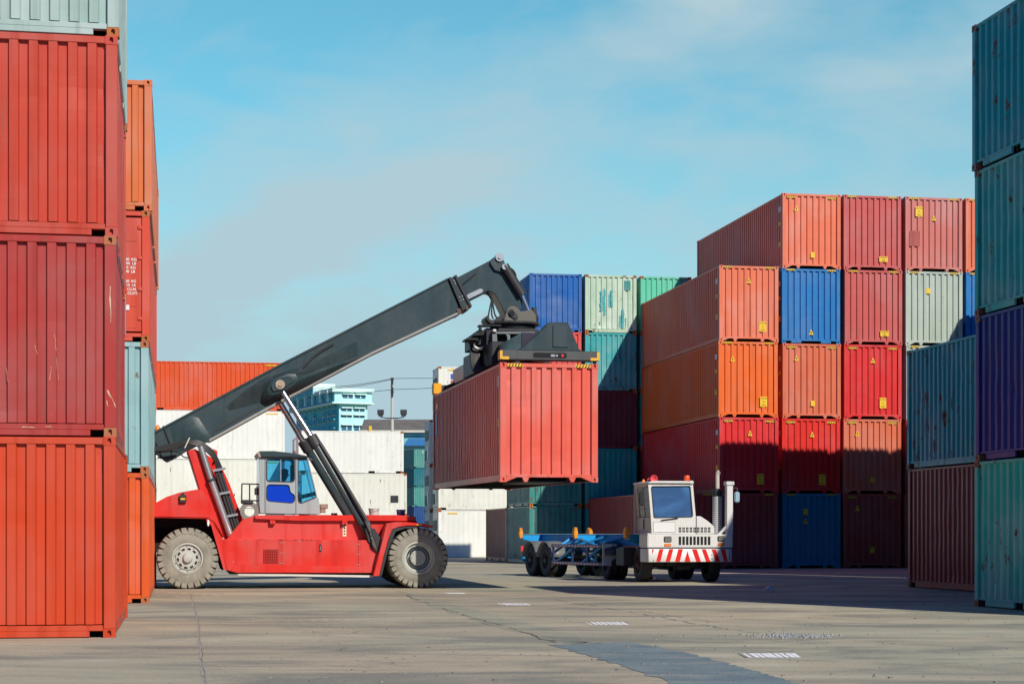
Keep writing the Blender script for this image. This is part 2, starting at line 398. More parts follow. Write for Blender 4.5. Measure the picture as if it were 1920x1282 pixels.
def triangle(par, x, z, s=.17, y=.008):
    key = ('tri', s)
    if key not in _cm:
        mb = MB(); mb.prism([(-s/2*1.1, 0), (s/2*1.1, 0), (s/4, s*.8), (0, s*1.35), (-s/4, s*.8)], 0, .003)
        mb.mi = 1; mb.prism([(-.018, s*.22), (.018, s*.22), (.03, s*.55), (0, s*.9), (-.03, s*.55)], -.003, -.001)
        _cm[key] = mb.mesh('warning_triangle', smooth=0)
    link('warning_triangle', _cm[key], [M['yellow'], M['ink2']], par, (x, y, z))
def label_(par, x, z, w=.30, h=.40, y=.008, words=True):
    o = MB().box(-w/2, w/2, 0, .003, -h/2, h/2).build('warning_label', M['yellow'], par, loc=(x, y, z), smooth=0)
    if words:
        for k, s_ in enumerate(('CAUTION', '9.6', 'HIGH')):
            if w > h: sz, zz = h*.30, h*(.30-.30*k)
            else: sz, zz = w*.24, h*(.33-.33*k)
            text(s_, sz, M['ink2'], o, (0, -.004, zz), bold=.001)
M['ink2'] = plain('faded print', (.16, .10, .02), .6)
CASTMAT = paint('casting steel', rgb(185, 108, 60, K), .55, .6, .3, .1, .2)
def container(x, y, z, W, H, L, mat, label, style='gooseneck', kind='steel', frame=None, cast=None, full=True, dseed=None, group='shipping containers stacked in the yard', rz=YAW, floor=False, name='shipping_container', skip=(), end_mat=None, side_mat=None):
    r = empty(name, (x, y, z), rz, label, 'container', group)
    link('frame', frame_mesh(W, H, L, style), frame or mat, r)
    if 'end' not in skip: link('end_wall', wall('end_front', W, H, L, kind, dseed), end_mat or mat, r)
    link('end_wall', wall('end_back', W, H, L, kind, None), mat, r)
    ds = None if dseed is None else dseed+50
    link('side_wall', wall('side_left', W, H, L, kind, ds), side_mat or mat, r)
    link('side_wall', wall('side_right', W, H, L, kind, ds), mat, r)
    link('roof', roof_mesh(W, H, L), mat, r)
    if full:
        for me in castings(W, H, L): link('corner_casting', me, cast or frame or mat, r)
        link('floor', floor_mesh(W, H, L), M['void'], r)
    return r
PM = {}
def P_(name, r, g, b, **k):
    if name not in PM: PM[name] = paint(name+' container paint', rgb(r, g, b, K), **k)
    return PM[name]
TEALRUST = dict(rust=.75, fade=.5, chips=.3)

def right_corner(px, Y, W): # centre of the end whose right edge is seen at px
    X = (px-CX)*Y/F; return (X-W/2*math.cos(YAW), Y-W/2*math.sin(YAW))
def left_corner(px, Y, W):
    X = (px-CX)*Y/F; return (X+W/2*math.cos(YAW), Y+W/2*math.sin(YAW))

# ---- near left stack: four 20 ft containers
H1 = 2.668; W_ = 2.438
c1 = [('orange red container at the foot of the nearest left stack', P_('bright orange red', 212, 80, 50, rust=.04, chips=.05, fade=.15), 216.8, None),
      ('dull crimson container, second up in the nearest left stack, with scraped post', P_('dull crimson', 180, 66, 60, rust=.38, chips=.6, fade=.4), 218.2, CASTMAT),
      ('bright red container, third up in the nearest left stack', P_('signal red', 202, 78, 60, rust=.04, chips=.05, fade=.3), 220.5, None),
      ('pale grey green container at the very top of the nearest left stack', P_('pale grey green', 168, 192, 186, rust=.35, fade=.4, chips=.3), 223.5, CASTMAT)]
for i, (lab, m, px, cast) in enumerate(c1):
    x, y = right_corner(px, 24.8+i*.03, W_)
    r = container(x, y, i*H1, W_, H1, 6.06, m, lab, style='plain', cast=cast, dseed=11+i, group='containers in the near left stack')
    if i: r.rotation_euler.z = YAW+.009
    if i == 1:      # scrapes from neighbouring boxes and spreader corners
        rr = random.Random(8); mb = MB()
        for (xa, za, ln, wd, sl) in ((1.135, 2.0, .34, .022, .1), (1.15, 1.72, .20, .012, -.1), (1.10, .62, .10, .030, .6), (1.14, .55, .16, .014, .9), (1.09, .48, .07, .02, .2), (.42, 1.35, .22, .006, .25), (.44, 1.05, .30, .005, .35), (.38, .92, .18, .006, -.3), (.16, 1.2, .12, .006, .5), (-.2, .9, .2, .005, .3), (-.55, 1.6, .12, .006, .2), (.0, .12, .16, .012, 3.0), (.3, .13, .08, .010, 4.0), (-.5, .11, .12, .012, 3.0)):
            n = 6; L_ = []; R_ = []
            for j in range(n+1):
                z_ = za-ln*j/n; w2 = wd*rr.uniform(.3, 1); x_ = xa+sl*.08*j/n+rr.uniform(-.005, .005); L_.append((x_-w2/2, z_)); R_.append((x_+w2/2, z_))
            if sl > 2: L_ = [(xa+ln*j/n, za+rr.uniform(-.005, .005)) for j in range(n+1)]; R_ = [(x_, z_-wd*rr.uniform(.4, 1)) for x_, z_ in L_]
            yy = .001 if xa > 1.06 or sl > 2 else .0155
            mb.prism(L_+R_[::-1], yy-.0005, yy+.002)
        tag(mb.build('scrape_marks', plain('scraped bare paint', (.62, .42, .28, 1), .6, var=.3, scale=9), r, smooth=0), None, kind='stuff')
    if i in (0, 2):   # small reflective marks on the side wall near the front post
        for k, (mm, a, b) in enumerate(((M['blue_mark'] if 'blue_mark' in M else M['ink'], 1.92, 2.0), (M['yellow'], 1.80, 1.91), (M['ink'], 1.72, 1.79), (M['yellow'], 1.60, 1.71), (M['white'], 1.30, 1.42))):
            MB().box(W_/2-.018, W_/2-.012, .22, .34, a-(.0 if i == 0 else -.1), b-(.0 if i == 0 else -.1)).build('side_mark', mm, r, smooth=0)

# ---- second left stack: four 40 ft containers
H2 = 2.593
c2 = [('orange container at the foot of the second left stack, beside the reach stacker wheel', P_('worn orange', 232, 100, 52, rust=.3, chips=.2, fade=.3), 280, CASTMAT, 0),
      ('pale teal container, second up in the second left stack', P_('pale teal', 158, 196, 198, rust=.45, chips=.2, fade=.3), 279, CASTMAT, 0),
      ('red container showing its door end, third up in the second left stack', P_('door red', 222, 90, 70, rust=.1, chips=.3, fade=.3), 281, CASTMAT, 1),
      ('light orange container on top of the second left stack', P_('light orange', 222, 124, 80, rust=.15, chips=.1, fade=.3), 285.5, None, 0)]
for i, (lab, m, px, cast, door) in enumerate(c2):
    x, y = right_corner(px, 37.04, W_)
    r = container(x, y, i*H2, W_, H2, 12.19, m, lab, style='plain', cast=cast, dseed=31+i, group='containers in the second left stack', skip=('end',) if door else ())
    if door:
        for sx in (-1, 1):
            d = MB(); a, b = (.02, W_/2-.17) if sx > 0 else (-W_/2+.17, -.02); d.box(a, b, .03, .075, .20, H2-.14)
            for k in range(5):
                z0 = .26+k*.43; d.box(a+.09, b-.09, .022, .031, z0, z0+.33)
            dd = d.build('door', m, r, bevel=.006, smooth=0)
            MB().box(*( (b, b+.03) if sx > 0 else (a-.03, a)), .035, .07, .2, H2-.14).build('door_gasket', M['black'], dd, smooth=0)
            for z in (.42, 1.0, 1.62, 2.22): MB().box(*((b-.07, b+.05) if sx > 0 else (a-.05, a+.07)), .004, .034, z, z+.075).build('hinge', m, dd, bevel=.012, smooth=0)
            for xx in (.22, .72): MB().tube((a+(xx if sx > 0 else b-a-xx), .006, .12), (a+(xx if sx > 0 else b-a-xx), .006, H2-.07), .017).build('lock_rod', M['galv'], dd)
        for k, s_ in enumerate(('30.480  KG', '67.200  LB', '2.220  KG', '4.890  LB')): text(s_, .074, M['white'], r, (W_/2-.43, .016, 1.62-k*.080), bold=.0015)
        for k, s_ in enumerate(('28.260  KG', '62.310  LB', '33.2  CU.M.', '1.170  CU.FT.')): text(s_, .070, M['white'], r, (W_/2-.43, .016, 1.19-k*.080), bold=.0015)
        MB().box(W_/2-.62, W_/2-.40, .010, .014, .62, .72).build('warning_label', M['white'], r, smooth=0)

# ---- right stack, near: four 20 ft high, three columns (two of them past the edge of the photo)
H3 = 2.753
tealA = P_('weathered dark teal', 34, 182, 180, **TEALRUST); tealB = P_('weathered sea green', 64, 204, 186, **TEALRUST); navy = P_('navy', 14, 52, 140, rust=.1)
c3 = [('light teal rusty container at the foot of the nearest right stack', tealB, 1826.5),
      ('navy blue container, second up in the nearest right stack', navy, 1828.5),
      ('dark teal container, third up in the nearest right stack', tealA, 1827),
      ('dark teal container at the very top of the nearest right stack', P_('deep teal', 30, 170, 180, **TEALRUST), 1822)]
rustpost = P_('rust brown', 132, 84, 70, rust=.6)
for i, (lab, m, px) in enumerate(c3):
    x, y = left_corner(px, 35.5, W_)
    L3 = 6.06; xo, yo = x-UX*L3, y-UY*L3         # the far end is the seen one: build backwards from the near end
    container(xo, yo, i*H3, W_, H3, L3, m, lab, style='plain', frame=None, cast=rustpost, dseed=61+i, group='containers in the near right stack')
    for k in (1, 2):
        container(xo+k*2.5*math.cos(YAW), yo+k*2.5*math.sin(YAW), i*H3, W_, H3, L3, (m, tealA)[k-1], 'dark container beyond the nearest right stack, outside the picture', style='plain', full=False, group='containers beyond the right edge')

# ---- right stack, second: two high, taller columns behind it
H4 = 3.05
c4 = [('dark maroon container under the weathered teal one, in front of the big block', P_('dull maroon', 150, 74, 72, rust=.25, chips=.2), 1702), ('weathered teal container resting on a maroon one, beside the big block', P_('blue teal', 38, 174, 184, **TEALRUST), 1700)]
for i, (lab, m, px) in enumerate(c4):
    x, y = left_corner(px, 48.3, W_); L4 = 12.19
    container(x-UX*L4, y-UY*L4, i*H4, W_, H4, L4, m, lab, style='plain', cast=rustpost, dseed=71+i, group='containers in the low right stack')
for k in (1, 2):
    for i in range(4):
        x, y = left_corner(1702, 48.3, W_)
        container(x-UX*L4+k*2.52*math.cos(YAW), y-UY*L4+k*2.52*math.sin(YAW), i*3.06, W_, 3.06, L4, (tealA, navy)[i % 2], 'dark container beyond the low right stack, outside the picture', style='plain', full=False, group='containers beyond the right edge')

# ---- the big block behind the truck
H5 = 2.99
def pos5(px, Yl): return left_corner(px, Yl, W_)
salmon = P_('salmon orange', 240, 132, 100, rust=.03, chips=.05, fade=.3); orange5 = P_('strong orange', 244, 120, 64, rust=.03, fade=.2)
red5 = P_('scarlet', 228, 62, 64, rust=.02, chips=.08); red5b = P_('pillar red', 230, 60, 54, rust=.02, chips=.1); dusty = P_('dusty rose red', 208, 102, 98, rust=.05, chips=.05, fade=.3)
brown5 = P_('burnt orange', 226, 122, 92, rust=.05); blue5 = P_('royal blue', 22, 128, 198, rust=.04); maroon5 = P_('brick maroon', 170, 72, 66, rust=.1); steel5 = P_('steel blue', 46, 134, 162, rust=.1)
pale5 = P_('pale grey blue', 190, 204, 192, rust=.42, fade=.3); brick5 = P_('chestnut', 186, 88, 70, rust=.08); pinkbrown = P_('dusty pink brown', 214, 128, 118, rust=.1, fade=.4)
B = {  # column: (left px, Y at its left corner, [(mat, colour word, decals) from the ground up])
 0: (1232, 73.2, [(maroon5, 'dark maroon', [('hz',)])]),
 1: (1348.5, 73.6, [(maroon5, 'dark brick', [('hz',), ('t', .18, 2.25)]), (red5, 'scarlet', [('hzu',), ('t', .52, 2.25), ('l', .72, .55)]), (orange5, 'strong orange', [('hz',), ('t', .20, 2.2), ('lp', .80, .62)]), (salmon, 'salmon', [('hz',), ('t', .5, 2.3), ('lp', .77, .60)])]),
 2: (1467.5, 74.4, [(steel5, 'steel blue', [('hz',), ('t', .38, 1.78), ('ls', .38, 2.25)]), (red5b, 'pillar red', [('hzu',), ('t', .52, 2.25), ('l', .72, .55)]), (brown5, 'burnt orange', [('hzu',), ('t', .20, 2.3), ('ls2', .52, .60)]), (blue5, 'royal blue', [('hz',), ('t', .5, .35)]), (salmon, 'salmon orange', [('hzu',), ('t', .2, 2.3), ('ls2', .52, .55)])]),
 3: (1583, 74.8, [(brick5, 'chestnut brown', [('hzu',), ('t', .2, 2.3), ('ls', .5, .72)]), (brown5, 'burnt orange', [('hzu',), ('t', .2, 2.3), ('ls', .5, .55)]), (red5, 'vivid scarlet', [('hzu',), ('t', .5, 2.25), ('l', .70, .65)]), (dusty, 'rose red', [('hz',), ('lw', .72, .45)]), (dusty, 'dusty rose red', [('hz',), ('lw', .72, .45)])]),
 4: (1698, 75.2, [(brick5, 'chestnut', []), (maroon5, 'maroon', []), (pale5, 'pale grey', [('hz',)]), (pale5, 'pale grey blue', [('hz',), ('ls2', .38, 2.2)]), (pinkbrown, 'dusty pink', [('hz',), ('t', .5, 2.05), ('lp', .2, 2.4), ('patch',)])]),
 5: (1812, 75.6, [(brick5, 'chestnut', []), (maroon5, 'maroon', []), (pale5, 'pale grey', []), (blue5, 'royal blue', [('hz',)]), (salmon, 'salmon orange', [('hz',)])])}
ORD = ['first', 'second', 'third', 'fourth', 'fifth', 'sixth']
for k, (px, Yl, rows) in B.items():
    x, y = pos5(px, Yl)
    for i, (m, cw, dec) in enumerate(rows):
        jx = random.uniform(-.03, .03)
        where = 'low container behind the truck cab, left of the big block' if k == 0 else f'container, {ORD[i]} up in the {ORD[k-1]} column of the big block'
        r = container(x+jx, y, i*H5, W_, H5, 12.5, m, f'{cw} {where}', style='pockets' if cw == 'royal blue' else 'gooseneck', group='containers in the big block')
        for d in dec:
            X = lambda u: -W_/2+.16+u*(W_-.32)
            if d[0] == 'hz': hazard(r, W_, H5, 12.5)
            elif d[0] == 'hzu': hazard(r, W_, H5, 12.5, True)
            elif d[0] == 't': triangle(r, X(d[1]), d[2])
            elif d[0] == 'l': label_(r, X(d[1]), d[2], .28, .42)
            elif d[0] == 'lp': label_(r, X(d[1]), d[2], .30, .40)
            elif d[0] == 'ls': label_(r, X(d[1]), d[2], .17, .25)
            elif d[0] == 'ls2': label_(r, X(d[1]), d[2], .17, .22, words=False)
            elif d[0] == 'lw': label_(r, X(d[1]), d[2], .36, .22)
            elif d[0] == 'patch': MB().box(-W_/2+.17, -W_/2+.62, .010, .013, 1.0, 1.62).build('repaint_patch', P_('repaint brown', 186, 92, 84), r, smooth=0)
        # small marks on the long side next to the corner
        if k in (1, 2) and i >= 1:
            for (a, b, mm) in ((2.3, 2.5, M['white']), (1.75, 1.9, M['yellow']), (.9, 1.1, M['yellow'])):
                MB().box(-W_/2+.012, -W_/2+.018, .25, .55, a, b).build('side_mark', mm, r, smooth=0)

# ---- the teal block further back
H6 = 2.645; 
mint = P_('mint green', 108, 212, 180, rust=.3); palegreen = P_('pale green', 190, 216, 192, rust=.6, fade=.4); teal6 = P_('teal', 70, 176, 178, **TEALRUST); teal6b = P_('ocean teal', 40, 168, 166, rust=.4)
cob = P_('cobalt', 40, 108, 186, rust=.12, chips=.4, fade=.5); plum = P_('plum maroon', 116, 50, 62, rust=.1); coral = P_('coral red', 226, 92, 86, rust=.1); green6 = P_('bottle teal', 70, 150, 142, **TEALRUST)
T = {1: (993, 84.9, [(green6, 'bottle teal'), (green6, 'greenish teal'), (teal6b, 'ocean teal'), (coral, 'coral red'), (cob, 'cobalt blue')]),
     2: (1097.5, 85.35, [(teal6b, 'deep teal'), (teal6b, 'ocean teal'), (plum, 'plum maroon'), (teal6, 'rusty teal'), (palegreen, 'pale green with teal patches')]),
     3: (1200.5, 85.9, [(teal6b, 'deep teal'), (plum, 'plum'), (teal6b, 'ocean teal'), (teal6, 'teal'), (mint, 'mint green')])}
for k, (px, Yl, rows) in T.items():
    x, y = left_corner(px, Yl, 2.44)
    for i, (m, cw) in enumerate(rows):
        r = container(x+random.uniform(-.02, .02), y, i*H6, 2.42, H6, 6.06, m, f'{cw} container, {ORD[i]} up in the {ORD[k-1]} column of the teal block', style='plain' if i != 0 else 'gooseneck', cast=CASTMAT if k > 1 or i < 2 else None, dseed=90+i+10*k, group='containers in the teal block')
        if cw.startswith('pale green'):
            for (a, b, c, d) in ((-.50, -.38, 1.0, 1.9), (-.36, -.26, .8, 2.0), (-.13, -.03, 1.15, 1.75), (-.01, .08, 1.2, 1.95), (.38, .48, .25, .8), (.52, .62, .2, 1.1), (.66, .72, .22, .7)):
                mb = MB(); n = 9; rr = random.Random(int(a*100)+500)
                L_ = [(a+rr.uniform(-.02, .02), c+(d-c)*j/n) for j in range(n+1)]; R_ = [(b+rr.uniform(-.02, .02), c+(d-c)*j/n) for j in range(n+1)]
                mb.prism(L_+R_[::-1], .012, .015).build('paint_patch', teal6, r, smooth=0)
            MB().box(.62, .92, .008, .012, 1.95, 2.40).build('repaint_patch', green6, r, smooth=0)
        if cw == 'plum maroon': text('e', .42, M['white'], r, (-.92, .012, 2.05), bold=.006)
# a single low container standing behind the teal block's left side
x, y = left_corner(993, 84.9, 2.44)
container(x+UX*6.3, y+UY*6.3, 0, 2.42, H6, 6.06, P_('weathered brick', 170, 96, 90, rust=.5, chips=.4), 'low weathered brick red container left of the teal block', style='plain', cast=CASTMAT, group='containers in the teal block')

# ---- stacks off to the right, behind the near right stack: they shade the block (hidden in the photo)
for nm, X0, Y0, cols, rows, L_, hh in (('a', 15.5, 61.9, 4, 5, 12.19, 2.9), ('b', 21.5, 70.3, 2, 5, 6.06, 2.9)):
    for k in range(cols):
        for i in range(rows):
            X = X0+(1.22+k*2.46)*math.cos(YAW)-UX*L_; Y = Y0+(1.22+k*2.46)*math.sin(YAW)-UY*L_
            container(X, Y, i*hh, W_, hh, L_, (tealA, maroon5, navy)[(i+k) % 3], 'dark container in a stack hidden behind the near right stack', full=False, group='containers beyond the right edge')

# ---- white refrigerated containers in the background
whiteR = paint('reefer white paint', (.74, .75, .69, 1), .30, .5, .2, .05, .15, dirtf=.25, streak=.3); whiteR2 = paint('reefer cream paint', (.70, .71, .62, 1), .45, .5, .2, .05, .15, dirtf=.3, streak=.35)
def long_container(pxr, Y, z, H, m, label, L=12.19, kind='reefer', cast=None, group='white refrigerated containers behind the yard'):
    """long side towards the camera; its right end is seen at pxr"""
    X = (pxr-CX)*Y/F; r = container(X+UX*W_/2, Y+UY*W_/2, z, W_, H, L, m, label, style='plain', kind=kind, cast=cast or CASTMAT, group=group, rz=YAW+PI/2)
    return r
H7 = 2.89
for i in range(4):
    m = (whiteR2, whiteR2, whiteR, P_('orange long', 230, 98, 60, rust=.03))[i]
    r = long_container(534-(0, 0, 0, 1)[i], 111+.1*i, i*H7+.0, H7, m, ('white container at the foot of the stack behind the reach stacker', 'white container, second up, behind the reach stacker tower', 'white container, third up, under the orange one behind the boom', 'orange corrugated container on top of white ones behind the boom')[i], kind='steel' if i == 3 else 'reefer')
    off = .1
    for xx in (.55, ): 
        mb = MB()
        mb.box(-W_/2+.0, -W_/2+.01, .4, 1.1, H7-.2, H7-.14).build('hazard_stripe', M['yellow'], r, smooth=0)
H8 = 2.43
for i in range(3):
    r = long_container((767, 763, 757)[i], 108, i*H8, H8, whiteR2 if i < 2 else whiteR, ('white container at the foot of the pile behind the boom cylinders', 'stained white container, second up, behind the boom cylinders', 'clean white container on top of the pile behind the boom cylinders')[i], L=6.06)
    if i == 1:
        MB().box(-W_/2-.004, -W_/2+.004, .5, .95, .75, 1.15).build('vent_hatch', M['dark'], r, smooth=0)
H9 = 2.745
machm = paint('reefer machinery grey', (.74, .74, .68, 1), .45, .5, .3, .2, .2, dirtf=.5)
def reefer_stack(pxl, Y, n, words, H, grp, toplogo=False):
    for i in range(n):
        X = (pxl-CX)*Y/F; ex = 6.06
        L_ = 12.19 if i < 9 else 6.06
        # origin end (machinery end) towards the left: rotate -90 degrees
        r = container(X+random.uniform(-.04, .04), Y, i*H, W_, H, L_, (whiteR, whiteR2)[i % 2], words[i], style='plain', kind='reefer', cast=CASTMAT, group=grp, rz=YAW-PI/2)
        # with this turn local x points towards the camera's far/near: shift so the long side starts at Y
        r.location = (X+W_/2*UX, Y+W_/2*UY, i*H)
        mb = MB(); mb.box(-W_/2+.18, W_/2-.18, -.02, .03, .2, H-.15); u = mb.build('machinery_panel', machm, r, smooth=0)
        MB().box(-.75, .75, -.05, -.018, 1.55, 2.15).build('fan_grille', M['dark'], u, smooth=0)
        MB().box(-.8, -.15, -.06, -.018, .35, .95).build('compressor_bay', M['dark'], u, smooth=0)
        MB().box(.2, .75, -.05, -.018, .45, 1.15).build('control_box', M['galv'], u, smooth=0)
        if toplogo and i == n-1:
            MB().box(W_/2+.002, W_/2+.008, .72, 1.42, H-.70, H-.42).build('logo_bar', plain('logo blue', (.02, .08, .45), .5), r, smooth=0)
            lb = MB().box(W_/2+.002, W_/2+.008, .72, 1.42, H-1.45, H-.78).build('logo_block', plain('logo red', (.70, .03, .05), .5), r, smooth=0)
            o = text('T', .62, M['white'], lb, (W_/2+.011, 1.07, H-1.12), bold=.03); o.rotation_euler = (PI/2, 0, PI/2)
        if i in (0, n-1): MB().box(W_/2+.002, W_/2+.006, .55, 1.1, H-.22, H-.15).build('hazard_stripe', M['yellow'], r, smooth=0)
reefer_stack(822, 107.3, 4, ['white refrigerated container at the foot of the stack left of the hanging container', 'white refrigerated container, second up, left of the hanging container', 'white refrigerated container, third up, left of the hanging container', 'white refrigerated container with blue and red logo, top of its stack'], H9, 'white refrigerated containers beside the hanging container', True)
reefer_stack(806, 113, 3, [f'refrigerated container with grubby machinery end, {w} in the stack furthest behind' for w in ('lowest', 'middle', 'topmost')], 2.75, 'white refrigerated containers beside the hanging container')
# far teal stack
far1 = P_('far dark teal', 44, 120, 130, rust=.2); far2 = P_('far green', 90, 158, 150, rust=.2); far3 = P_('far blue', 46, 84, 140, rust=.1)
for i in range(5):
    Y = 250; X = (781-CX)*Y/F
    m = (far3, far3, far2, far1, far2)[i]
    r = container(X+.8, Y, i*2.55, 2.44, 2.5, 6.06, m, f'{("blue","blue","teal","dark teal","green")[i]} container, {ORD[i]} up in the far stack beyond the white ones', style='plain', full=False, group='containers in the far stack', rz=YAW+.25)
    if i == 4: text('CS', .5, M['white'], r, (.2, .0, 2.1))
# ---------------------------------------------------------------- ground
def ground_mat(tint=None, name='yard surface'):
    t = NT(name); tc = t.n('TexCoord'); v = tc.outputs['Object']
    n1 = t.noise(v, .09, 4, .6); n2 = t.noise(t.mapp(v, (.22, .50, 1), (0, 0, .10)), 1.1, 8, .66, .9); n3 = t.noise(v, 22, 3, .6)
    n4 = t.noise(t.mapp(v, (.25, .4, 1), (0, 0, -.5)), 1.4, 6, .65, 1.2); n5 = t.noise(t.mapp(v, (1, 1, 1)), 3.0, 8, .7)
    grey = (.385, .372, .262, 1); pink = (.475, .395, .268, 1); dark = (.205, .205, .165, 1); blue = (.33, .355, .30, 1); pale = (.56, .52, .37, 1)
    c = t.mix(t.step(n1, .35, .65), grey, pink)
    c = t.mix(t.math('MULTIPLY', t.step(n2, .46, .63), .85), c, dark)
    c = t.mix(t.math('MULTIPLY', t.step(n2, .48, .32), .7), c, pale)
    c = t.mix(t.math('MULTIPLY', t.step(n4, .56, .72), .5), c, blue)
    c = t.mix(t.math('MULTIPLY', t.step(n5, .60, .72), .30), c, dark)
    # tyre scuffs: families of arcs swept by the slewing machines
    for (cx, cy, r0, r1, s_, a) in ((-3.0, 17.0, 1.2, 2.4, 44, .30), (3.2, 12.5, 6.0, 7.6, 40, .28), (-6.5, 30.0, 3.0, 5.2, 30, .30), (9.0, 33.0, 9.0, 13.0, 26, .22), (-1.0, 44, 5.0, 9.0, 22, .22), (-2.2, 23, 2.0, 3.1, 40, .25)):
        d = t.n('VectorMath', operation='DISTANCE'); sc = t.n('VectorMath', operation='ADD'); t.L.new(v, sc.inputs[0])
        nz_ = t.n('TexNoise'); t.L.new(v, nz_.inputs['Vector']); nz_.inputs['Scale'].default_value = .5; t.L.new(nz_.outputs['Color'], sc.inputs[1]); t.L.new(sc.outputs[0], d.inputs[0]); d.inputs[1].default_value = (cx, cy, .5)
        ring = t.math('MULTIPLY', t.step(d.outputs['Value'], r0, r0+.25), t.step(d.outputs['Value'], r1, r1-.3))
        w = t.math('ABSOLUTE', t.math('SINE', t.math('MULTIPLY', d.outputs['Value'], s_/2)))
        m = t.math('MULTIPLY', t.math('MULTIPLY', ring, t.step(w, .35, .75)), t.math('MULTIPLY', t.step(n1, .40, .56), a), True)
        c = t.mix(m, c, dark)
    vo = t.n('TexVoronoi', feature='DISTANCE_TO_EDGE'); vo.inputs['Scale'].default_value = .16
    wn = t.n('TexNoise'); t.L.new(v, wn.inputs['Vector']); wn.inputs['Scale'].default_value = 1.3; wn.inputs['Detail'].default_value = 6
    av = t.n('VectorMath', operation='MULTIPLY_ADD'); t.L.new(wn.outputs['Color'], av.inputs[0]); av.inputs[1].default_value = (.9, .9, 0); t.L.new(v, av.inputs[2]); t.L.new(av.outputs[0], vo.inputs['Vector'])
    crack = t.math('MULTIPLY', t.step(vo.outputs['Distance'], .008, .003), t.step(n4, .50, .58))
    c = t.mix(t.math('MULTIPLY', crack, .15), c, (.05, .05, .05, 1))
    c = t.mix(t.math('MULTIPLY', t.step(n3, .54, .70), .5), c, (.12, .11, .10, 1)); c = t.mix(t.math('MULTIPLY', t.step(n3, .46, .30), .45), c, (.45, .42, .38, 1))
    if tint: c = t.mix(1.0, c, tint, 'MULTIPLY')
    t.set(t.b.inputs['Base Color'], c); t.set(t.b.inputs['Roughness'], t.math('ADD', .72, t.math('MULTIPLY', n2, .2)))
    b = t.n('Bump'); b.inputs['Strength'].default_value = .5; b.inputs['Distance'].default_value = .012; t.set(b.inputs['Height'], t.math('ADD', n3, t.math('SUBTRACT', t.math('MULTIPLY', n5, .8), t.math('MULTIPLY', crack, 3)))); t.L.new(b.outputs[0], t.b.inputs['Normal'])
    return t.mat
g = MB(); g.add([(-3000, -200, 0), (3000, -200, 0), (3000, 4500, 0), (-3000, 4500, 0)], [(0, 1, 2, 3)])
struct('ground', g, ground_mat(), smooth=0)
def sheet(name, pts, mat, z=.004, jag=.0, seed=1, n=10, kind='structure'):
    rr = random.Random(seed); P = []
    for i in range(len(pts)):
        a = Vector(gd(*pts[i])); b = Vector(gd(*pts[(i+1) % len(pts)]))
        for k in range(n):
            p = a.lerp(b, k/n); P.append((p.x+rr.uniform(-jag, jag), p.y+rr.uniform(-jag, jag)*1.5, z))
    mb = MB(); mb.add(P, [tuple(range(len(P)))]); o = mb.build(name, mat, smooth=0); o['kind'] = kind; return o
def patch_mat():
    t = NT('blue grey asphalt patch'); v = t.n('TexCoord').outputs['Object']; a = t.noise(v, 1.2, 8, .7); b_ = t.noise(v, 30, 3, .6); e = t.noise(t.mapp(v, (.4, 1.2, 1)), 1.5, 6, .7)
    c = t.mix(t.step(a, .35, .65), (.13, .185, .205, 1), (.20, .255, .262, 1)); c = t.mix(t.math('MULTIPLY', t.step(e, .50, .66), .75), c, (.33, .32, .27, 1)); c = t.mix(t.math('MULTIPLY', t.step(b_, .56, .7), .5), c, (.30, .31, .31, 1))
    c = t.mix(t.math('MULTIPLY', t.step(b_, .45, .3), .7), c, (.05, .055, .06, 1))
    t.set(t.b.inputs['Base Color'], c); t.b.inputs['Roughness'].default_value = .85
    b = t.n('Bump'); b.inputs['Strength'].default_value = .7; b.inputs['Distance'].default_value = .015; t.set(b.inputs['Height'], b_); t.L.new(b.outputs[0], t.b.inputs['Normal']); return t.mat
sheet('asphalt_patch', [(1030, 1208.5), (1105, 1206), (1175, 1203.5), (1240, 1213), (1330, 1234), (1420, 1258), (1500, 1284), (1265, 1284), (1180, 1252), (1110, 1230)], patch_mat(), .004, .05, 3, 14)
def thinline(name, pts, w, mat, seed, jag=.03, z=.003, gaps=0):
    rr = random.Random(seed); mb = MB(); P = []
    for i in range(len(pts)-1):
        a = Vector(gd(*pts[i])); b = Vector(gd(*pts[i+1]))
        for k in range(8): P.append(a.lerp(b, k/8))
    P.append(Vector(gd(*pts[-1]))); off = 0
    Q = [p+Vector((rr.uniform(-jag, jag), rr.uniform(-jag, jag))) for p in P]
    for i in range(len(Q)-1):
        if rr.random() < gaps: continue
        d = (Q[i+1]-Q[i]); nrm = Vector((-d.y, d.x)).normalized(); w0 = w*rr.uniform(.4, 1.3); w1 = w*rr.uniform(.4, 1.3)
        mb.add([(*(Q[i]-nrm*w0), z), (*(Q[i]+nrm*w0), z), (*(Q[i+1]+nrm*w1), z), (*(Q[i+1]-nrm*w1), z)], [(0, 3, 2, 1)])
    o = mb.build(name, mat, smooth=0); o['kind'] = 'structure'; return o
tar = plain('tar seal', (.13, .13, .13, 1), .7, var=.4); palej = plain('joint mortar', (.36, .33, .28, 1), .9, var=.25); greenj = plain('trench fill', (.34, .345, .30, 1), .85, var=.22, scale=3)
thinline('ground_joint', [(356, 1113), (364, 1140), (371, 1165), (374, 1200), (378, 1240), (384, 1284)], .018, palej, 4, .015, .0035)
thinline('ground_joint', [(357, 1113), (365.5, 1140), (372.5, 1165), (376, 1200), (380, 1240), (386.5, 1284)], .003, tar, 5, .012, .005)
thinline('ground_crack', [(760, 1115), (842, 1144), (905, 1163), (960, 1178), (1000, 1190), (1040, 1206)], .018, tar, 6, .05, .005, .35)
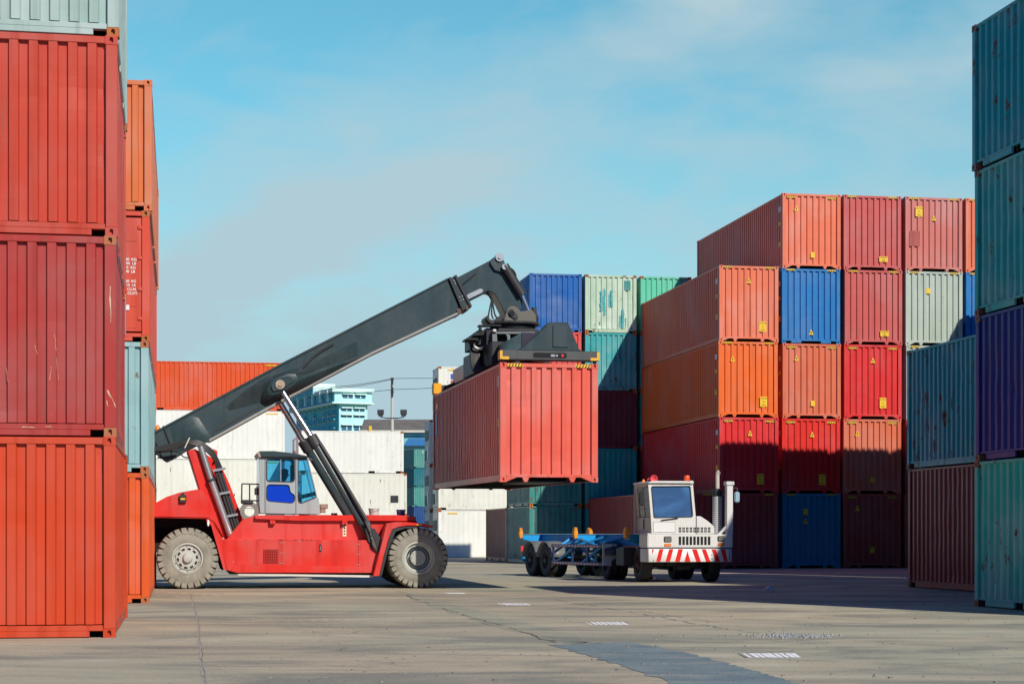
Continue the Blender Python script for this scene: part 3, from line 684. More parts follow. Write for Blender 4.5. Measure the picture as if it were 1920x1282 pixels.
sheet('ground_trench', [(745, 1106), (800, 1118), (880, 1140), (985, 1168), (1120, 1203), (1075, 1205.5), (985, 1186), (880, 1158), (790, 1130)], ground_mat((.86, .93, .95, 1), 'trench infill'), .0025, .10, 7, 10)
thinline('ground_crack', [(1010, 1120), (1100, 1133), (1160, 1143), (1230, 1155), (1300, 1168), (1360, 1178), (1425, 1187)], .014, tar, 8, .05, .003, .4)
thinline('ground_crack', [(1160, 1138), (1230, 1150), (1290, 1158), (1380, 1171)], .012, tar, 9, .05, .003, .55)
thinline('ground_crack', [(1430, 1083), (1475, 1083), (1560, 1079), (1640, 1078), (1700, 1077)], .05, tar, 10, .15, .003, .5)
thinline('ground_crack', [(1400, 1108), (1480, 1108), (1600, 1107)], .04, tar, 11, .08, .003, .2)
# painted ladder marks, worn
wm = plain('road paint', (.90, .90, .89, 1), .6, var=.12, scale=20); k = 0
for (x0, x1, yc, hh, nb) in ((828, 868, 1112, 1.3, 6), (932, 988, 1132.5, 1.9, 7), (1096, 1170, 1168.5, 2.6, 8), (1392, 1492, 1228.5, 4.0, 9)):
    mb = MB(); rr = random.Random(k); k += 1
    for j in range(nb):
        a = x0+(x1-x0)*j/nb; b = a+(x1-x0)/nb*.80; sk = (x1-x0)/nb*1.25
        if j == 0: b = a+.5*(b-a)
        P = [gd(a, yc-hh), gd(b, yc-hh), gd(b+sk, yc+hh), gd(a+sk, yc+hh)]; mb.add([(p[0]+rr.uniform(-.01, .01), p[1]+rr.uniform(-.02, .02), .004) for p in P], [(3, 2, 1, 0)])
    o = mb.build('road_marking', wm, smooth=0); o['kind'] = 'structure'
    mb = MB(); P = [gd(x0-(x1-x0)*.10, yc-hh), gd(x0-(x1-x0)*.085, yc-hh), gd(x0+(x1-x0)*.10, yc+hh), gd(x0+(x1-x0)*.06, yc+hh)]
    if k == 4: mb.add([(p[0], p[1], .004) for p in P], [(3, 2, 1, 0)]); o = mb.build('ground_crack', tar, smooth=0); o['kind'] = 'structure'
# loose gravel and small litter
mb = MB(); rr = random.Random(5)
for i in range(330):
    px = rr.gauss(1490, 34); py = rr.gauss(1192, 2.0); X, Y = gd(px, py); s_ = rr.uniform(.006, .016)
    mb.obox((X, Y, s_*.5), (s_, s_*rr.uniform(-.4, .4), 0), (-s_*rr.uniform(0, .4), s_, 0), (0, s_*.2, s_*.6))
tag(mb.build('gravel', plain('crushed stone', (.27, .28, .28, 1), .8, var=.5, scale=2), smooth=0), 'small pale grey crushed stone scattered on the yard surface', kind='stuff')
mb = MB()
for i in range(260):
    px = rr.uniform(300, 1900); py = rr.uniform(1108, 1280); X, Y = gd(px, py); s_ = rr.uniform(.006, .018)
    mb.obox((X, Y, s_*.4), (s_, s_*rr.uniform(-.4, .4), 0), (-s_*rr.uniform(0, .4), s_*.7, 0), (0, s_*.1, s_*.4))
tag(mb.build('grit', plain('grit', (.22, .2, .18, 1), .9, var=.6, scale=1), smooth=0), 'tiny dark stones and grit strewn over the yard', kind='stuff')
rag = plain('paper litter', (.55, .62, .70, 1), .8)
for (px, py, s_, lab) in ((1442, 1106, .16, 'crumpled pale litter on the dark shaded ground beyond the truck'), (1697, 1084, .12, 'scrap of litter at the foot of the maroon container')):
    X, Y = gd(px, py); mb = MB()
    P = []; n = 9
    for k in range(n): P.append((s_*math.cos(2*PI*k/n)*rr.uniform(.6, 1.1), s_*.7*math.sin(2*PI*k/n)*rr.uniform(.6, 1.1), .01+rr.uniform(0, .03)))
    P.append((0, 0, s_*.7)); mb.add(P, [(k, (k+1) % n, n) for k in range(n)]); tag(mb.build('litter', rag, loc=(X, Y, 0), smooth=0), lab, 'litter')

# ---------------------------------------------------------------- reach stacker
PHI = YAW; FR = Frame((784.6-CX)*47.2/F, 47.2, PHI)
RS = empty('reach_stacker', (FR.o.x, FR.o.y, 0), PHI, 'big red reach stacker with dark grey raised boom holding a salmon container', 'reach stacker')
redp = paint('machine red paint', (.66, .024, .014, 1), .05, .38, .35, .1, .12, dirtf=.3); redd = redp
grey = paint('machine dark grey paint', (.027, .052, .060, 1), .04, .38, .35, .15, .15, dirtf=.2)
cabp = paint('cab light grey paint', (.35, .405, .415, 1), .06, .4, .2, .1, .05, dirtf=.15)
hose = plain('rubber hose', (.03, .03, .032), .45)
tyrem = None
def tyre_mat():
    t = NT('dusty tyre'); v = randvec(t); n = t.noise(v, 3, 6, .7)
    t.set(t.b.inputs['Base Color'], t.mix(t.step(n, .30, .62), (.20, .19, .155, 1), (.30, .285, .235, 1))); t.b.inputs['Roughness'].default_value = .9; return t.mat
tyrem = tyre_mat(); tyred = plain('dark tyre', (.028, .027, .027, 1), .75, var=.4, scale=4)
def QP(pts, ly): return FR.poly(pts, ly)
def pr(name, pts, ly0, ly1, mat, par=None, bevel=.012, plane=None, **k):
    return MB().prism(QP(pts, ly0 if plane is None else plane), ly0, ly1).build(name, mat, par or RS, bevel=bevel, **k)
# wheels ------------------------------------------------------
def big_wheel(lx, ly, lz, R, width, rim_kind, side=-1, par=None, tm=None):
    w = empty('wheel', (lx, ly, lz)); w.parent = par or RS
    rr_ = .41 if rim_kind else .375
    mb = MB()
    prof = [(rr_, .04), (rr_+.02, -.008), (rr_+.09, -.022), (R*.74, -.010), (R*.84, .012), (R*.905, .05), (R*.935, .12), (R*.935, width-.12), (R*.905, width-.05), (R*.84, width-.01), (R*.74, width+.01), (rr_+.09, width), (rr_, width-.04)]
    mb.lathe(prof, (0, 0, 0), (0, 1, 0), 72, (False, False))
    n = 26 if rim_kind == 0 else 30
    for i in range(n):                             # shoulder lugs, left and right, half a pitch apart
        for sd in (0, 1):
            a0 = 2*PI*(i+.5*sd)/n; pt = 2*PI/n; P = []
            for (yy, rin, rout, dt, tw) in ((.0, .800, .955, 0, .385), (.035, .80, .995, .02, .37), (width*.30, .92, 1.0, .22, .33), (width*.50, .92, 1.0, .50, .25)):
                y_ = yy-.012 if yy == 0 else yy
                if sd: y_ = width-y_
                for (t_, r_) in ((-tw, rin), (tw, rin), (tw*.92, rout), (-tw*.92, rout)):
                    th = a0+(t_+dt)*pt; P.append((R*r_*math.cos(th), y_, R*r_*math.sin(th)))
            fs = [(0, 1, 2, 3)]
            for q in range(3): fs += [(4*q+j, 4*q+4+j, 4*q+4+(j+1) % 4, 4*q+(j+1) % 4) for j in range(4)]
            mb.add(P, fs+[(15, 14, 13, 12)])
    mb.build('tyre', tm or tyrem, w, smooth=30)
    rm = paint('wheel rim grey', (.42, .43, .38, 1), .1, .5, .3, .1, .1, dirtf=.4) if 'rim' not in M else M['rim']; M['rim'] = rm
    mb = MB()
    if rim_kind == 0:                              # flat disc with a ring of holes and hub
        mb.lathe([(rr_+.012, .05), (rr_+.012, -.005), (rr_-.02, -.012), (rr_-.04, .045), (.31, .055), (.28, .02), (.13, .015), (.11, -.04), (.095, -.07), (.04, -.085), (.001, -.085)], (0, 0, 0), (0, 1, 0), 48, (False, True))
        rim = mb.build('rim', rm, w, smooth=30)
        hb = MB(); nb = MB()
        for i in range(10):
            a = 2*PI*(i+.3)/10; c = Vector((.235*math.cos(a), .02, .235*math.sin(a)))
            u = Vector((-math.sin(a), 0, math.cos(a))); vv = Vector((math.cos(a), 0, math.sin(a)))
            hb.tube(c-u*.028+Vector((0, -.006, 0)), c-u*.028+Vector((0, .002, 0)), .030, 10)
            hb.obox(c+Vector((0, -.004, 0)), u*.032, (0, .003, 0), vv*.022)
            nb.tube(c+vv*.060+Vector((0, -.02, 0))+u*.05, c+vv*.06+u*.05+Vector((0, .02, 0)), .014, 6)
        hb.build('rim_holes', M['void'], rim, smooth=0); nb.build('wheel_nuts', M['galv'], rim, smooth=0)
    else:                                          # deep dish with planetary hub
        mb.lathe([(rr_+.012, .06), (rr_+.012, -.01), (rr_-.03, -.015), (rr_-.05, .06), (.30, .07), (.295, .26), (.27, .28), (.205, .28), (.20, .10), (.185, .085), (.001, .082)], (0, 0, 0), (0, 1, 0), 48, (False, True))
        rim = mb.build('rim', rm, w, smooth=30); nb = MB()
        for i in range(30):
            a = 2*PI*i/30; nb.tube((.252*math.cos(a), .13, .252*math.sin(a)), (.252*math.cos(a), .28, .252*math.sin(a)), .013, 6)
        for i in range(8):
            a = 2*PI*i/8; nb.tube((.16*math.cos(a), .068, .16*math.sin(a)), (.16*math.cos(a), .085, .16*math.sin(a)), .012, 6)
        nb.build('wheel_nuts', M['galv'], rim, smooth=0)
    return w
RW = .765
f0 = big_wheel(0, 0, RW, RW, .50, 1); 
big_wheel(0, .58, RW, RW, .50, 1); big_wheel(0, 3.0, RW, RW, .50, 1); big_wheel(0, 3.58, RW, RW, .50, 1)
rx, rz_ = FR.q(351.5, 1043, .30); big_wheel(rx, .30, RW, RW, .52, 0); big_wheel(rx, 3.25, RW, RW, .52, 0)
MB().box(-.3, .3, .9, 3.2, .45, 1.1).tube((0, .2, RW), (0, 3.9, RW), .2, 16).build('axle', M['dark'], RS)
MB().box(rx-.2, rx+.25, .7, 3.4, .4, 1.0).build('axle', M['dark'], RS)
# chassis ------------------------------------------------------
low = [(396, 981), (424, 1009.5), (700, 1012), (716, 1012), (718, 1050), (711, 1060), (699, 1074), (444, 1074), (425, 1068), (416, 1045)]
LYS = .28
body = pr('chassis', [(399, 979), (418, 1010.5), (700, 1012), (710, 1035), (704, 1073.5), (446, 1073.5), (425, 1069), (412, 1030)], LYS, 3.85, redp, bevel=.02)
pr('chassis_crease', [(440, 1058), (700, 1062), (703, 1073.5), (444, 1073.5), (432, 1070)], LYS-.03, LYS, redp, body, bevel=.01)
up = pr('deck_box', [(478, 966), (600, 965.5), (779, 968), (781, 977), (727, 979), (716, 1013), (560, 1013), (424, 1012), (455, 974)], .62, 3.5, redp)
pr('deck_rail', [(478, 965.5), (745, 965), (779, 968.5), (780, 976.5), (560, 976), (478, 972.5)], .50, .62, redp, up, bevel=.01)
for c in (511, 646): MB().prism(QP([(c-5, 974), (c+6, 975), (c+5, 982), (c-4, 982)], .5), .485, .62).build('hatch_latch', redp, up, bevel=.005)
fl = MB(); rr = random.Random(4)
for k in range(46):
    px = rr.choice((rr.uniform(455, 600), rr.uniform(505, 580))); a = FR.q(px, 1011.4+rr.uniform(-.5, .9), LYS-.002); w_ = rr.uniform(.01, .06); fl.box(a[0], a[0]+w_, LYS-.002, LYS+.0005, a[1]-rr.uniform(.004, .012), a[1]+.004)
tag(fl.build('chipped_edge', paint('bare rusty chips', (.10, .05, .04, 1), .4), body, smooth=0), None, kind='stuff')
pr('step_strip', [(446, 1074.5), (698, 1078), (698, 1082), (446, 1078)], LYS+.02, .5, plain('step white', (.62, .60, .55, 1), .6), body, bevel=0)
pr('underside', [(430, 1068), (700, 1072), (700, 1078), (430, 1076)], .6, 3.6, M['dark'], body)
# vent grille
x0, z1 = FR.q(493.5, 1029.5, LYS); x1, z0 = FR.q(521.5, 1056, LYS)
MB().box(x0, x1, LYS-.004, LYS-.001, z0, z1).build('vent_grille', M['void'], body, smooth=0)
mb = MB()
for i in range(9): zz = z0+(z1-z0)*(i+.5)/9; mb.box(x0, x1, LYS-.014, LYS-.006, zz-.007, zz+.007)
for i in range(8): xx = x0+(x1-x0)*(i+.5)/8; mb.box(xx-.006, xx+.006, LYS-.02, LYS-.014, z0, z1)
mb.build('grille_mesh', redp, body, smooth=0)
mb = MB()
for (px, py) in ((527, 1017), (531, 1017), (527, 1036), (531, 1036), (527, 1055), (531, 1055), (670, 1020), (674, 1020), (670, 1039), (674, 1039), (670, 1058), (674, 1058), (437, 1053), (558, 1013.5), (561, 1015)):
    x, z = FR.q(px, py, LYS); mb.tube((x, LYS-.012, z), (x, LYS, z), .014, 8)
for (px, py) in ((508, 979), (514, 979), (643, 982), (650, 982)):
    x, z = FR.q(px, py, .485); mb.tube((x, .47, z), (x, .486, z), .013, 8)
mb.build('bolts', M['galv'], body)
mb = MB(); 
for px in (529, 672):
    x, za = FR.q(px, 1013, LYS); _, zb = FR.q(px, 1073, LYS); mb.box(x-.003, x+.003, LYS-.003, LYS, zb, za)
mb.build('panel_joint', M['void'], body, smooth=0)
x, z = FR.q(600.3, 1027, LYS); MB().box(x-.03, x+.03, LYS-.006, LYS, z-.10, z+.09).build('handle_recess', M['void'], body, bevel=.01)
MB().box(x-.010, x+.012, LYS-.02, LYS-.004, z-.06, z+.06).build('door_handle', M['galv'], body, bevel=.005)
x, z = FR.q(646, 995, .62); MB().box(x-.045, x+.045, .612, .618, z-.135, z+.125).build('warning_label', plain('cream label', (.75, .72, .50, 1), .5), up, smooth=0)
mb = MB()
for k in range(3): mb.box(x-.022, x+.022, .608, .612, z-.09+k*.07, z-.055+k*.07)
mb.build('label_print', M['ink'], up, smooth=0)
# front fender
fn = pr('front_fender', [(700, 1080), (725.5, 980.5), (742, 978.2), (762, 978.2), (794, 981.2), (813, 986), (812, 988.5), (790, 985.5), (763, 984.8), (747, 987.5), (735, 992), (728, 1012), (720, 1040), (711, 1079)], -.02, 1.25, redp, bevel=.008)
pr('fender_inner', [(735, 992), (747, 987.5), (763, 984.8), (786, 986), (786, 989), (760, 990), (742, 996), (728, 1030), (716, 1078), (711, 1079), (722, 1035)], .02, 1.2, M['dark'], fn, bevel=0)
x, z = FR.q(786, 983.2, -.02); MB().box(x-.06, x+.06, -.03, -.018, z-.018, z+.018).build('side_marker', M['yellow'], fn, smooth=0)
MB().prism(QP([(700, 1080), (725.5, 980.5), (742, 978.2), (762, 978.2), (794, 981.2), (813, 986), (812, 988.5), (790, 985.5), (763, 984.8), (747, 987.5), (735, 992), (728, 1012), (720, 1040), (711, 1079)], -.02), 2.95, 4.15).build('front_fender', redp, RS, bevel=.008)
pr('bumper_end', [(745, 978), (781, 976.5), (786, 984), (760, 1010), (730, 1012)], 1.3, 2.9, redp)
# rear hood / counterweight and tower
hood = pr('counterweight', [(232, 985), (236, 957), (262, 945), (293, 941.5), (312, 931), (336, 923), (375, 916), (392, 934), (404, 960), (420, 1008), (400, 979), (388, 972), (300, 970), (262, 972), (250, 985)], .28, 3.85, redp, bevel=.03, seg=2)
pr('wheel_arch', [(250, 985), (262, 973), (300, 971), (388, 973), (400, 980), (424, 1068), (416, 1068), (398, 1012), (380, 990), (300, 988), (262, 1000)], .9, 3.2, M['void'], hood, bevel=0)
pr('wheel_well', [(238, 975), (392, 975), (400, 1000), (405, 1022), (390, 1030), (300, 1035), (238, 1040)], 1.15, 3.0, M['void'], hood, bevel=0)
pr('arch_edge', [(388, 972), (400, 979), (425, 1069), (419, 1068), (396, 985), (386, 975)], .26, .34, redp, hood, bevel=.005)
pr('counterweight_rear', [(232, 985), (250, 985), (262, 1000), (290, 1050), (232, 1045)], .4, 3.7, redp, hood)
x, z = FR.q(344, 932, .26); lb = MB().box(x-.10, x+.07, .18, .27, z-.13, z+.06).build('work_lamp', M['galv2'] if 'galv2' in M else M['dark'], RS, bevel=.015)
MB().box(x-.07, x+.04, .172, .18, z-.06, z-.02).build('lamp_glass', M['yellow'], lb, smooth=0); MB().lathe([(.035, 0), (.03, .05), (.01, .06)], (x-.01, .22, z+.06), (0, 0, 1), 12).build('lamp_knob', M['dark'], lb)
x, z = FR.q(390.5, 980, .24); MB().prism([(x+.028*math.cos(a*PI/8), z+.085*math.sin(a*PI/8)) for a in range(16)], .22, .27).build('marker_lamp', M['white'], hood, bevel=.005)
tw = MB()
tw.prism(QP([(352, 844.5), (365, 841), (377, 847), (384, 866), (392, 905), (425, 1010), (416, 1008), (399, 976), (375, 920)], 1.2), 1.2, 1.28)
tw.prism(QP([(352, 846), (378, 846), (400, 860), (418, 880), (431, 908), (441, 935), (447, 952), (455, 964), (470, 972), (479, 975), (479, 1012), (424, 1012), (375, 916)], 1.62), 1.62, 1.72)
tw.prism(QP([(352, 844.5), (365, 841), (377, 847), (384, 866), (392, 905), (425, 1010), (416, 1008), (399, 976), (375, 920)], 2.7), 2.82, 2.9)
tw.prism(QP([(350, 844), (352, 844), (377, 918), (374, 920)], 1.28), 1.28, 2.82)
tower = tw.build('boom_tower', redp, RS, bevel=.01)
pr('tower_recess', [(384, 866), (400, 862), (425, 905), (447, 1008), (425, 1010), (392, 905)], 1.58, 1.62, M['darkred'] if 'darkred' in M else redp, tower, bevel=0)
mb = MB()
a = FR.q(376, 836, 1.1); b = FR.q(396, 900, 1.1); c = FR.q(434, 1009, 1.1)
mb.tube((a[0], 1.1, a[1]), (b[0], 1.1, b[1]), .078, 20); 
mb.build('exhaust_pipe', M['chrome2'] if 'chrome2' in M else M['galv'], RS)
MB().tube((b[0], 1.1, b[1]), (c[0], 1.1, c[1]), .092, 20).build('exhaust_silencer', M['galv'], RS)
MB().tube((a[0]-.004, 1.1, a[1]+.01), (a[0]-.001, 1.1, a[1]+.0), .09, 20).tube((b[0]-.01, 1.1, b[1]+.03), (b[0]+.01, 1.1, b[1]-.03), .105, 20).build('pipe_clamps', M['dark'], RS)
mb = MB()
def P3(px, py, ly): q = FR.q(px, py, ly); return (q[0], ly, q[1])
for i, (s0, s1, dy) in enumerate(((408, 450, 0), (413, 455, .05), (403, 444, .02))):
    mb.tube(P3(s0, 880, 1.2+dy), P3(s1, 1009, 1.2+dy), .038, 10)
mb.build('steel_pipes', M['dark'], RS)
mb = MB()
for (px, py) in ((411, 880), (420, 924), (434, 966)): c = Vector(P3(px, py, 1.16)); mb.obox(c, (.16, 0, .03), (0, .04, 0), (-.006, 0, .03))
mb.build('pipe_brackets', M['galv'], RS)
for j, off in enumerate((0, 3, 6, 9)):
    MB().path([P3(262+off, 846-off*.3, 1.25), P3(300, 844-off*.7, 1.2), P3(330, 839-off*.9, 1.15), P3(352, 832-off*.5, 1.1), P3(372, 836-off, 1.1), P3(388, 846-off*1.1, 1.12), P3(402, 862-off*1.4, 1.16), P3(407+off, 878, 1.2)], .028, 8).build('hydraulic_hose', hose, RS)
MB().path([P3(293, 848, 1.3), P3(318, 846, 1.25), P3(334, 847, 1.25), P3(344, 856, 1.25), P3(354, 858, 1.25)], .016, 6).build('hydraulic_hose', hose, RS)
MB().path([P3(398, 848, 1.5), P3(400, 844, 1.5), P3(405, 846, 1.5), P3(405, 856, 1.5), P3(402, 866, 1.5)], .03, 8).build('lifting_eye', redp, tower)
MB().obox(P3(351, 830, 1.05), (.015, 0, 0), (0, .03, 0), (.06, 0, .13)).build('hose_clamp', plain('cream clamp', (.6, .58, .5, 1), .5), RS)
# boom ------------------------------------------------------
BY0, BY1 = 1.62, 2.50
bm_pts = [(236, 840), (244, 830), (293, 809), (531, 681.5), (700, 595), (840.5, 523.5), (864, 585), (700, 661), (540, 745), (392, 826), (374, 831), (362, 838), (349, 844), (331, 856), (312, 865.5), (293, 850), (262, 846)]
boom = MB().prism(QP(bm_pts, BY0), BY0, BY1).build('boom', grey, RS, bevel=.02, seg=2)
MB().prism(QP([(236, 834), (293, 806.5), (531, 679), (840, 521), (841, 524), (531, 683), (293, 811), (236, 838)], BY0), BY0-.035, BY1+.035).build('top_flange', grey, boom, bevel=.004)
MB().prism(QP([(392, 828), (540, 747), (700, 663), (864, 587), (863, 583), (700, 658.5), (540, 742), (392, 823)], BY0), BY0-.03, BY1+.03).build('bottom_flange', paint('pale worn edge', (.30, .30, .28, 1), .1), boom, bevel=.004)
# swelling where the lift cylinders are pinned: wedge that rises out of the side
def wedge(pts_out, pts_in, d):
    A = QP(pts_out, BY0); B_ = QP(pts_in, BY0); mb = MB(); n = len(A)
    mb.add([(x, BY0, z) for x, z in A]+[(x, BY0-d, z) for x, z in B_], [(i, (i+1) % n, n+(i+1) % n, n+i) for i in range(n)]+[tuple(range(n, 2*n))]); return mb
wedge([(484, 742), (496, 716), (512, 704), (548, 692), (600, 684), (690, 664), (640, 692), (566, 731), (520, 752), (500, 760), (488, 756)], [(500, 732), (506, 718), (514, 711), (540, 702), (552, 704), (558, 714), (552, 722), (536, 732), (520, 740), (508, 743), (502, 740)], .36).build('cylinder_mount', grey, boom, bevel=.006)
wedge([(356, 779), (372, 783), (391, 812), (398, 825), (372, 832), (352, 840), (330, 850), (318, 800)], [(364, 795), (370, 797), (378, 812), (378, 818), (368, 824), (356, 830), (345, 836), (345, 806)], .05).build('tail_plate', grey, boom, bevel=.006)
def ridge(secs):
    mb = MB(); n = len(secs)
    for (t_, r_, l_, d) in secs:
        for p, dd in ((t_, 0), (r_, d), (l_, 0)): x, z = FR.q(*p, BY0); mb.v.append((x, BY0-dd, z))
    for i in range(n-1):
        for j in range(2): mb.f.append((3*i+j, 3*i+3+j, 3*i+4+j, 3*i+1+j)); mb.m.append(0)
    return mb
ridge([((424, 762), (426, 764), (428, 770), .004), ((460, 731), (466, 736), (462, 762), .20), ((500, 706), (505, 714), (503, 750), .36), ((520, 706), (522, 712), (522, 748), .36)]).build('cylinder_mount_rib', grey, boom)
ridge([((535, 700), (538, 706), (540, 740), .36), ((556, 694), (560, 702), (566, 732), .34), ((610, 668), (612, 676), (618, 702), .16), ((668, 640), (670, 646), (672, 676), .004)]).build('cylinder_mount_rib', grey, boom)
pl = MB().prism(QP([(507, 724), (512, 716), (538, 705.5), (547, 707), (549, 715), (530, 731), (512, 734)], BY0-.34), BY0-.40, BY0-.34).build('pin_plate', grey, boom, bevel=.008)
c = Vector(P3(525.5, 720.5, BY0-.42)); MB().tube(c, c+Vector((0, .06, 0)), .12, 20).tube(c-Vector((0, .03, 0)), c, .06, 16).build('pivot_pin', paint('greasy brass', (.42, .33, .24, 1), .2, .4), pl, bevel=.004)
MB().path([P3(548, 706, BY0-.2), P3(556, 698, BY0-.1), P3(580, 676, BY0-.03), P3(600, 660, BY0-.03), P3(625, 645, BY0-.03)], .03, 8).build('hydraulic_hose', hose, boom)
mb = MB(); mb.prism(QP([(402, 803), (470, 770), (486, 760), (487, 763), (404, 808), (400, 817), (398, 816)], BY0), BY0-.02, BY0-.002); mb.build('hose_guide', M['dark'], boom, bevel=0)
mb = MB()
for (a, b) in (((306, 798), (321, 838)), ((293, 830), (305, 858)), ((321, 838), (323, 862)), ((300, 858), (330, 853))): mb.tube(P3(*a, BY0-.02), P3(*b, BY0-.02), .02, 6)
mb.build('weld_ribs', M['dark'], boom)
# inner section and head
head = [(800, 560), (845, 529), (856, 521), (927, 484), (936, 479.5), (942, 484), (951, 504), (980.5, 566), (975, 582), (962, 600), (950, 600), (947.5, 590), (936, 566), (928, 552), (921, 547), (914, 545.5), (908, 549), (876, 565), (820, 592)]
inner = MB().prism(QP(head, BY0+.08), BY0+.08, BY1-.08).build('boom_extension', grey, RS, bevel=.015, seg=2)
mb = MB()
for (a, b, w_) in (((841, 521), (867, 583), 4.2), ((851.5, 517), (881, 576), 4.2)):
    A = [(a[0], a[1]), (a[0]+w_, a[1]-2), (b[0]+w_, b[1]-2), (b[0], b[1])]; mb.prism(QP(A, BY0-.06), BY0-.08, BY1+.08)
col = mb.build('boom_collar', M['dark'], RS, bevel=.006)
MB().prism(QP([(845, 521), (851, 518), (880, 576), (871, 580)], BY0-.03), BY0-.03, BY1+.03).build('collar_plate', grey, col, bevel=0)
mb = MB()
for (px, py) in ((847, 528), (849, 533), (852, 526), (854, 531), (862, 557), (864, 563), (867, 555), (869, 561)): c = Vector(P3(px, py, BY0-.04)); mb.tube(c, c+Vector((0, .02, 0)), .016, 8)
mb.build('bolts', M['galv'], col)
mb = MB()
for pts in ([(855, 581), (862, 578), (869, 582), (867, 586), (862, 584), (864, 588), (859, 589.5)], [(872, 573), (880, 570), (884, 576), (881, 578), (878, 575), (879, 581), (874, 581.5)]): mb.prism(QP(pts, BY0), BY0-.04, BY1+.04)
mb.build('wear_pad_feet', paint('rusty feet', (.12, .07, .05, 1), .4), col, bevel=.004)
MB().prism(QP([(868, 560), (878, 551), (900, 541), (906, 543), (904, 549), (885, 558), (870, 565)], BY0+.08), BY0+.055, BY0+.08).build('slide_pad', M['galv'], inner, bevel=.005)
MB().path([P3(858, 540, BY0+.06), P3(875, 527, BY0+.05), P3(892, 512, BY0+.05)], .02, 6).build('hydraulic_hose', M['dark'], inner)
MB().prism(QP([(919, 491), (923, 484), (941, 481.5), (951, 501), (948, 508), (941, 510), (928, 507), (920, 495)], BY0), BY0-.0, BY0+.08).build('pin_bracket', grey, inner, bevel=.01)
c = Vector(P3(936.5, 483, BY0)); MB().tube(c-Vector((0, .05, 0)), c+Vector((0, 1.0, 0)), .11, 20).tube(c-Vector((0, .08, 0)), c-Vector((0, .05, 0)), .05, 12).build('pivot_pin', M['galv'], inner, bevel=.004)
mb = MB(); mb.tube(P3(945, 498, BY0+.02), P3(979, 553, BY0+.02), .125, 18); mb.build('tilt_cylinder', M['dark'], RS)
MB().tube(P3(979, 553, BY0+.02), P3(991, 582, BY0+.02), .05, 14).build('tilt_rod', M['chrome'], RS)
c = Vector(P3(946.5, 500, BY0-.1)); MB().tube(c, c+Vector((0, .1, 0)), .075, 14).build('cylinder_pin', M['orange2'] if 'orange2' in M else M['galv'], RS)
for k in range(3): MB().path([P3(951+k, 501, BY0-.05), P3(957+2*k, 503+k, BY0-.05), P3(965+k, 512+k, BY0-.05), P3(970-k, 528, BY0-.05)], .014, 6).build('hydraulic_hose', hose, RS)
# lift cylinders
def cyl(lt, lb, top, mid, bot):
    lm = lt+(lb-lt)*.33; MB().tube(P3(*mid, lm), P3(*top, lt), .076, 20).build('cylinder_rod', M['chrome'], RS)
    b = MB(); A = Vector(P3(*mid, lm)); B_ = Vector(P3(*bot, lb)); d = (B_-A).normalized()
    b.tube(A-d*.05, B_, .112, 24); cc = b.build('lift_cylinder', grey, RS, bevel=.01)
    MB().tube(A-d*.10, A+d*.22, .148, 24).build('gland_collar', M['dark'], cc, bevel=.01)
    MB().tube(B_-d*.05, B_+d*.22, .11, 16).obox(B_+d*.22, d*.12, (0, .1, 0), d.cross(Vector((0, 1, 0)))*.12).build('rod_eye', M['dark'], cc)
    return cc
cA = cyl(1.30, .40, (531, 736), (587, 824), (692, 1003)); cB = cyl(2.82, 3.7, (520, 746), (571, 832), (664, 985))
MB().path([P3(600, 830, .85), P3(636, 888, .62), P3(666, 938, .40), P3(694, 985, .24)], .045, 10).build('supply_pipe', M['dark'], cA)
for k in range(5): MB().path([P3(684+2*k, 975+2*k, .22), P3(691+k, 992, .18), P3(698, 1005+3*k, .17), P3(704-k, 1020+k, .18), P3(707, 1034, .24)], .022, 6).build('hydraulic_hose', M['galv'] if k % 2 else hose, RS)
MB().prism(QP([(684, 990), (702, 990), (716, 1012), (711, 1036), (706, 1030), (690, 1014)], .25), .22, .30).build('cylinder_base', M['dark'], RS, bevel=.01)
# cab ------------------------------------------------------
CY0, CY1 = 1.18, 2.86
cab = empty('cab', (0, 0, 0)); cab.parent = RS
side = [(486, 857), (577, 857.5), (595.5, 933), (599.5, 946), (600, 963.5), (488, 961.5), (486.5, 945)]
w1 = [(499, 863), (501, 860), (505, 858.8), (548, 859), (552, 860.5), (553.3, 864), (553.3, 898), (551.5, 902), (547, 903.8), (504, 902.8), (500.5, 901), (499, 897)]
w2 = [(499.5, 912), (502, 908.5), (506, 907.3), (538, 908), (542, 909.5), (543.5, 913), (544.5, 920), (547, 924), (552, 926.5), (553.5, 931), (553, 938), (550, 942), (545, 943), (505, 939.5), (500.5, 937), (499, 933)]
w3 = [(558.3, 858.5), (576, 859), (582, 885), (588.5, 910), (593.5, 931), (591, 933.5), (566, 943.3), (562, 943), (559, 939.5), (558.2, 933)]
def holed_panel(outer, holes, y0, y1, plane):
    """flat panel with window openings cut through it"""
    bm = bmesh.new(); loops = []
    for pts in [outer]+holes:
        q = QP(pts, plane); vs_ = [bm.verts.new((x, y0, z)) for x, z in q]; loops += [bm.edges.new((vs_[i], vs_[(i+1) % len(vs_)])) for i in range(len(vs_))]
    r = bmesh.ops.triangle_fill(bm, use_beauty=True, use_dissolve=False, edges=loops, normal=(0, -1, 0))
    ex = bmesh.ops.extrude_face_region(bm, geom=bm.faces[:]); vv = [e for e in ex['geom'] if isinstance(e, bmesh.types.BMVert)]
    for v_ in vv: v_.co.y = y1
    bmesh.ops.recalc_face_normals(bm, faces=bm.faces); me = bpy.data.meshes.new('panel'); bm.to_mesh(me); bm.free(); return me
link('side_panel', holed_panel(side, [w1, w2, w3], CY0, CY0+.05, CY0), cabp, cab)
me = holed_panel(side, [w1, w3], CY0, CY0+.05, CY0)
o = link('side_panel', me, cabp, cab, (0, CY1-CY0-.05, 0))
bl = glass('blue tinted glass', (.56, .86, .97, 1), .0)
